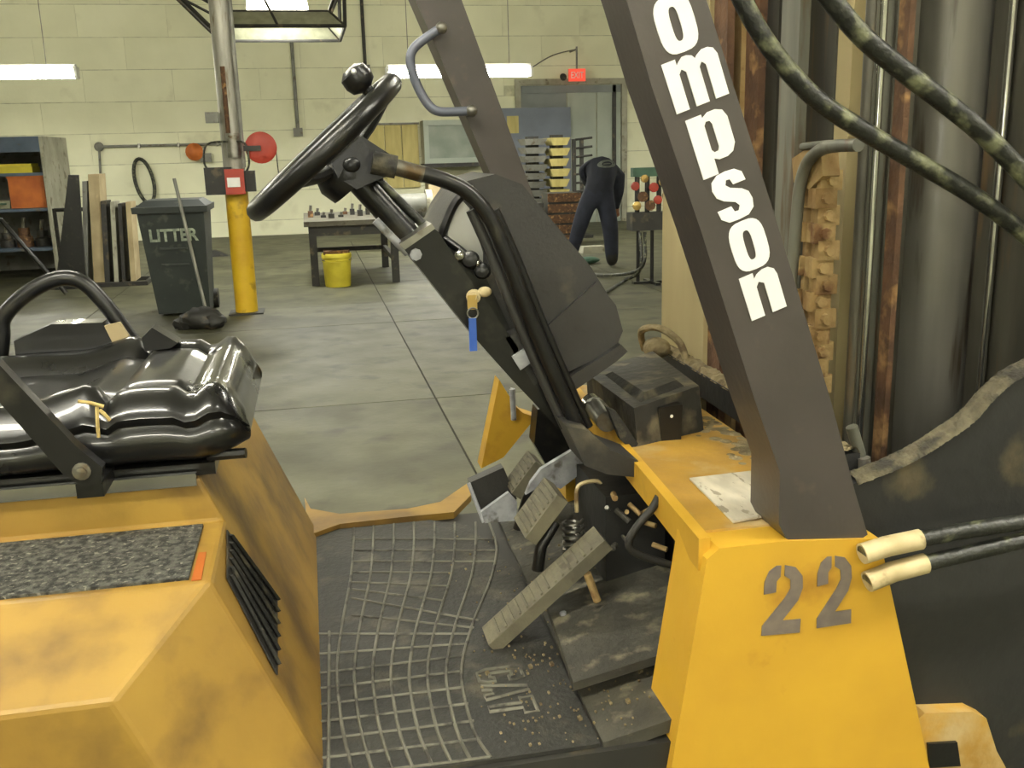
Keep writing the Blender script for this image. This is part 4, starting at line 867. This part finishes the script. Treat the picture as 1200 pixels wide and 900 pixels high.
# ---- toe board, pedals
tp = [V((.35, 1.17, .742)), V((.62, 1.17, .80)), V((.62, 2.05, .80)), V((.37, 2.05, .742))]
tbd = part('toe_board', prism(nb(), tp, (0, 0, -.02)), 'dusty', bevel=.003)
pq = [(652, 700), (778, 664), (824, 722), (772, 762), (690, 800), (640, 742)]
tn = (tp[1]-tp[0]).cross(tp[3]-tp[0]).normalized()
q = [PP(x, y, tp[0]+V((0, 0, .035)), tn) for x, y in ((640, 705), (776, 652), (826, 722), (772, 768), (672, 800))]
tpl = part('toe_plate', prism(nb(), q, (0, 0, -.014)), 'dusty', bevel=.003)
for x, y in ((776, 758), (660, 720), (806, 726)): fin('bolt', lathe(nb(), PP(x, y, tp[0]+V((0, 0, .036)), tn), tn, [(.006, 0), (.006, .004), (.003, .005)], 8), 'greymetal', tpl, smooth=True)
def padp(name, c, tdir, w, h, th, m, rnd=.008, groove=0):
    t = V(tdir).normalized(); y = V((0, 1, 0)); nr_ = t.cross(y).normalized(); nr_ = -nr_ if nr_.z < 0 else nr_
    o = part(name, obox(nb(), c, y*w/2, t*h/2, nr_*th/2), m, bevel=rnd, seg=3, smooth=40)
    for k in range(groove): fin('tread', obox(nb(), V(c)+t*h*(k/(groove-1)-.5)*.8+nr_*(th/2+.001), y*w*.42, t*.0022, nr_*.0016), m, o)
    return o
padp('accelerator_pedal', PY(640, 690, 1.50), (.195, 0, .16), .066, .26, .022, 'pad', .004, 14)
part('pedal_link', rod(nb(), PY(688, 672, 1.47), PY(700, 704, 1.47), .007, 10), 'tan', smooth=True)
bp_ = padp('brake_pedal', PY(633, 598, 1.62), (.62, 0, .78), .10, .095, .024, 'pad', .008, 7)
part('pedal_arm', tube(nb(), [PY(650, 612, 1.64), PY(634, 640, 1.62), PY(630, 668, 1.62)], .011, 8), 'black_paint', smooth=True)
padp('inching_pedal', PY(614, 556, 1.84), (.62, 0, .78), .075, .08, .022, 'pad', .008, 6)
part('pedal_arm', tube(nb(), [PY(622, 570, 1.86), PY(612, 600, 1.86), PY(606, 620, 1.86)], .010, 8), 'black_paint', smooth=True)
part('foot_guard', yprism(nb(), [(634, 550), (677, 524), (691, 547), (657, 573), (640, 566), (616, 580), (622, 566)], 1.74, 1.752), 'greymetal', bevel=.002)
part('foot_guard', yprism(nb(), [(564, 600), (596, 577), (606, 588), (605, 610), (568, 613)], 1.78, 1.79), 'greymetal', bevel=.002)
part('foot_well', yprism(nb(), [(550, 566), (590, 548), (606, 585), (564, 600), (566, 610)], 1.85, 1.88), 'console', bevel=.003)
part('foot_well_edge', rod(nb(), PY(549, 566, 1.845), PY(567, 612, 1.80), .004, 8), 'greymetal')
P = [PY(x, y, 1.36) for x, y in ((772, 582), (764, 596), (746, 618), (737, 634), (742, 646), (766, 656), (800, 666), (832, 672))]
part('bent_rod', tube(nb(), smoothpath(P, 5), .0065, 10), 'darksteel', smooth=True)
P = [PY(x, y, 1.62) for x, y in ((676, 600), (676, 574), (684, 566), (700, 564), (706, 572))]
part('brake_line', tube(nb(), smoothpath(P, 5), .004, 8), 'ferrule', smooth=True)
P = [PY(x, y, 1.3) for x, y in ((816, 622), (824, 634), (828, 648), (836, 652))]
part('cable_loop', tube(nb(), smoothpath(P, 4), .004, 8), 'ferrule', smooth=True)
part('cable_clamp', ball(nb(), PY(838, 664, 1.28), .012, (1, 1, 1.6)), 'hose', smooth=True)
bv_ = part('brake_valve', box(nb(), .47, .58, 1.55, 1.75, .80, .96), 'dark_plate', bevel=.01)
for k in range(14):
    c = V((random.uniform(.45, .56), 1.54, random.uniform(.86, .97)))
    fin('fitting', rod(nb(), c, c+V((random.uniform(-.02, .02), -.02, random.uniform(-.02, .02))), random.uniform(.003, .006), 8), random.choice(('tan', 'tan', 'steel', 'dusty')), bv_, smooth=True)
part('firewall', hull(nb(), [V((.60, 1.2, .74)), V((.64, 1.2, .74)), V((.64, 2.05, .74)), V((.60, 2.05, .74))], [V((.60, 1.2, .985)), V((.64, 1.2, .985)), V((.66, 2.05, .985)), V((.62, 2.05, .985))]), 'dark_plate')
part('coil_spring', tube(nb(), [PY(672, 640, 1.62)+V((.018*math.cos(i*.8), .018*math.sin(i*.8), -.012+.0016*i)) for i in range(40)], .004, 6), 'steel', smooth=True)
# lever mount on the far side
part('lever_mount', yprism(nb(), [(630, 480), (668, 470), (672, 540), (640, 545), (626, 520)], 1.95, 2.0), 'black_paint', bevel=.006)
part('lever_bolt', rod(nb(), PY(600, 456, 2.0), PY(602, 492, 2.0), .006, 8), 'greymetal', smooth=True)
# ---- mast
MX = .86
def my(px, X=MX): return PX(px, 300, X).y
ZM0, ZM1 = .35, 2.7
def band(name, p0, p1, X0, X1, m, z0=ZM0, z1=ZM1, bevel=.004):
    ya, yb = my(p1, X0), my(p0, X0)
    return part(name, box(nb(), X0, X1, ya, yb, z0, z1), m, bevel=bevel)
band('mast_rail', 776, 826, .80, .815, 'cream')
band('rack_strip', 829, 846, .81, .825, 'rust')
band('mast_rail', 847, 862, .85, .87, 'tan')
band('rack_strip', 863, 882, .86, .875, 'rust')
band('mast_channel', 884, 903, .90, .96, 'mast')
band('guide_plate', 906, 926, .84, .86, 'mast_grey')
band('mast_channel', 927, 968, .93, .97, 'mast')
band('guide_strip', 970, 986, .88, .91, 'cream')
band('mast_channel', 988, 1012, .90, .94, 'mast_grey')
band('mast_channel', 1013, 1034, .93, .97, 'mast')
band('rack_strip', 1036, 1048, .92, .93, 'rust')
part('carriage_plate', box(nb(), 1.22, 1.26, 1.2, 2.12, ZM0, ZM1), 'mast')
for p, r_, X in ((1019, .006, .86), (1005, .008, .845)):
    part('lift_rod', rod(nb(), (X, my(p, X), .9), (X, my(p, X), ZM1), r_, 12), 'chrome' if p > 1010 else 'mast', smooth=True)
lyc = PX(1093, 300, 1.12).y
part('lift_cylinder', rod(nb(), (1.12, lyc, ZM0), (1.12, lyc, ZM1), .077, 36), 'cylinder', smooth=True)
band('mast_rail', 1142, 1158, 1.14, 1.2, 'mast')
part('lift_rod', rod(nb(), (1.13, my(1162, 1.13), .7), (1.13, my(1162, 1.13), ZM1), .007, 10), 'chrome', smooth=True)
band('mast_rail', 1168, 1300, 1.15, 1.2, 'mast')
# leaf chain
cy_ = my(958, .82); link = None; lroot = part('lift_chain', box(nb(), .815, .825, cy_-.002, cy_+.002, 1.05, 1.50), 'rust')
for k in range(16):
    z = 1.07 + k*.028
    if link is None:
        bm = nb()
        for s in (-1, 0, 1): box(bm, .806-.004*abs(s), .836+.004*abs(s), cy_-.03+s*.02+.024, cy_-.03+s*.02+.036, z-.016, z+.016)
        rod(bm, (.82, cy_-.036, z), (.82, cy_+.036, z), .009, 8)
        link = fin('chain_link', bm, 'tan', lroot, bevel=.003, seg=1)
    else: dup(link, (.82 + (.004 if k % 2 else -.004), cy_+random.uniform(-.003, .003), z-.016), lroot)
hk = part('chain_anchor', prism(nb(), [PX(x, y, .80) for x, y in ((928, 186), (942, 176), (962, 178), (964, 206), (948, 222), (930, 214))], (.03, 0, 0)), 'tan', bevel=.006)
P = [PX(x, y, .79) for x, y in ((1006, 170), (968, 173), (948, 188), (938, 215), (934, 250), (930, 300), (926, 340))]
part('chain_hose', tube(nb(), smoothpath(P, 6), .010, 10), 'mast_grey', smooth=True)
P = [PX(x, y, .80) for x, y in ((988, 168), (966, 169), (940, 172))]
part('chain_hose', tube(nb(), smoothpath(P, 4), .006, 8), 'mast_grey', smooth=True)
# hydraulic hoses
def hose(name, px, Y, r_, m='hose'):
    return part(name, tube(nb(), smoothpath([PY(x, y, Y) for x, y in px], 8), r_, 14), m, smooth=True)
hose('hydraulic_hose', ((845, -60), (866, -8), (900, 52), (952, 112), (1010, 152), (1075, 190), (1145, 232), (1210, 282), (1270, 340)), 1.22, .0125)
hose('hydraulic_hose', ((930, -60), (968, -8), (1010, 42), (1060, 84), (1110, 122), (1160, 164), (1215, 222), (1270, 290)), 1.20, .0135)
for pts in (((1010, 649), (1040, 640), (1078, 632), (1130, 622), (1210, 610), (1300, 600)), ((1016, 682), (1046, 670), (1084, 660), (1136, 648), (1210, 630), (1300, 606))):
    h = hose('tilt_hose', pts, 1.13, .0115)
    P = [PY(x, y, 1.13) for x, y in pts[:3]]
    fin('ferrule', tube(nb(), P, .0145, 14), 'ferrule', h, smooth=True)
part('hose_fitting', rod(nb(), PY(998, 500, 1.27), PY(1008, 534, 1.27), .009, 10), 'mast_grey', smooth=True)
part('hose_fitting', rod(nb(), PY(1012, 536, 1.26), PY(1014, 590, 1.26), .010, 10), 'cylinder', smooth=True)
part('hose_fitting', rod(nb(), PY(1010, 572, 1.25), PY(1026, 576, 1.25), .010, 10), 'greymetal', smooth=True)
# fender plate
fo = [PY(x, y, 1.19) for x, y in ((1004, 566), (1060, 543), (1100, 520), (1140, 492), (1168, 462), (1215, 430))]
fo = fo + [V((1.25, 1.19, fo[-1].z+.08)), V((1.25, 1.19, .35)), V((.66, 1.19, .35)), V((.66, 1.19, fo[0].z-.02))]
fpn = part('fender_plate', prism(nb(), fo, (0, .028, 0)), 'dark_plate', bevel=.006)
bm = crust([p+V((0, -.004, -.004)) for p in fo[:7]], [p+V((0, .03, .002)) for p in fo[:7]], .006, 200, 7, 4)
for v in bm.verts: v.co.z += .005
q = fin('dirt_crust', bm, 'edge_dirt', fpn, smooth=60); q['kind'] = 'stuff'
a = [PY(x, y, 1.165) for x, y in ((1076, 842), (1084, 836), (1140, 834), (1156, 842), (1168, 880), (1190, 920), (1080, 920))]
yb_ = part('tie_bracket', prism(nb(), a, (0, .03, 0)), 'yellow_dirty', bevel=.004)
fin('slot', yprism(nb(), [(1088, 872), (1122, 870), (1126, 898), (1090, 900)], 1.160, 1.166), 'black_paint', yb_)
# ---- rubber mat
mt = thing('floor_mat', (.15, 1.65, .735), 'black ribbed rubber floor mat with raised CAT lettering', 'mat')
mo = [V((-.052, 1.17, .736)), V((.345, 1.17, .736)), V((.355, 1.75, .736)), V((.30, 2.03, .736)), V((.22, 2.085, .736)), V((-.052, 2.085, .736))]
fin('mat_sheet', prism(nb(), mo, (0, 0, .006)), 'mat_rubber', mt, bevel=.002)
cx_ = [(612, 0), (640, 0), (676, -6), (731, -28), (782, -41), (824, -36), (862, -24), (930, 6)]
top = [582, 557.5, 533, 509, 485, 461, 437, 414]
def mz_(x, y): 
    p = PZ(x, y, .7425); p.x = max(-.045, min(.345, p.x)); p.y = max(1.175, min(2.08, p.y)); return p
for i, t0 in enumerate(top):
    k = 1-.07*i
    P = [mz_(t0+dx*k*(.9 if i else 1), y) for y, dx in cx_]
    fin('mat_rib', tube(nb(), smoothpath(P, 4), .0028, 6), 'rib_rubber', mt, smooth=True)
for x_ in (390, 372):
    fin('mat_rib', tube(nb(), [mz_(x_-4, 740), mz_(x_-5, 925)], .0028, 6), 'rib_rubber', mt, smooth=True)
def cxy(i, y):
    for (ya, da), (yb2, db) in zip(cx_, cx_[1:]):
        if ya <= y <= yb2: return top[i] + (da+(db-da)*(y-ya)/(yb2-ya))*(1-.07*i)
    return top[i]
ys = [632, 645, 658, 671, 685, 699, 713, 728, 743, 759, 776, 794, 813, 833, 854, 876, 899]
for j, y in enumerate(ys):
    s = .32*math.exp(-((y-712)/22)**2) - .22*max(0, min(1, (y-735)/40))
    x1 = cxy(0 if y > 700 or y < 665 else 2, min(y, 920)); x0 = 365 if y > 735 else 412
    P = [mz_(x0+(x1-x0)*u, y + s*(x0+(x1-x0)*u-480)*.55) for u in (0, .25, .5, .75, 1)]
    fin('mat_rib', tube(nb(), smoothpath(P, 3), .0024, 6), 'rib_rubber', mt, smooth=True)
fin('edge_strip', tube(nb(), [mz_(365, 690), mz_(366, 750), mz_(368, 800)], .006, 6), 'tan', mt)
# CAT: raised outline letters, read from the driver's seat
LC = [[(.95, .68), (.95, .82), (.8, 1), (.2, 1), (0, .8), (0, .2), (.2, 0), (.8, 0), (.95, .18), (.95, .34), (.66, .34), (.62, .26), (.36, .26), (.32, .34), (.32, .68), (.36, .76), (.62, .76), (.66, .68)]]
LA = [[(0, 0), (.36, 1), (.64, 1), (1, 0), (.68, 0), (.62, .2), (.38, .2), (.32, 0)]]
LT = [[(.34, 0), (.34, .72), (0, .72), (0, 1), (1, 1), (1, .72), (.66, .72), (.66, 0)]]
o_ = V((.21, 1.405, .7425)); 
for k, lp_ in enumerate((LC, LA, LT)):
    org = o_ + V((0, -.047*k, 0))
    P = [org + V((0, -.042*x, 0)) + V((.07*y, 0, 0)) for x, y in lp_[0]]
    fin('raised_letter', tube(nb(), P, .0030, 6, True), 'rib_rubber', mt)
# loose grit on the floor
bm = nb()
for k in range(320):
    u = random.random(); x = random.uniform(.20, .60); y = random.uniform(1.18, 1.5) if k < 240 else random.uniform(1.5, 2.0)
    z = .743 if x < .35 else .744 + (x-.35)*.215
    s = random.uniform(.0006, .0017) if k % 25 else .0028
    obox(bm, (x, y, z+s*.6), V((s, s*.4, 0)), V((-s*.3, s, .2*s)), V((0, .1*s, s*.8)))
tag(fin('grit', bm, 'dirt'), 'loose pale grit scattered over the forklift floor', 'grit', kind='stuff')
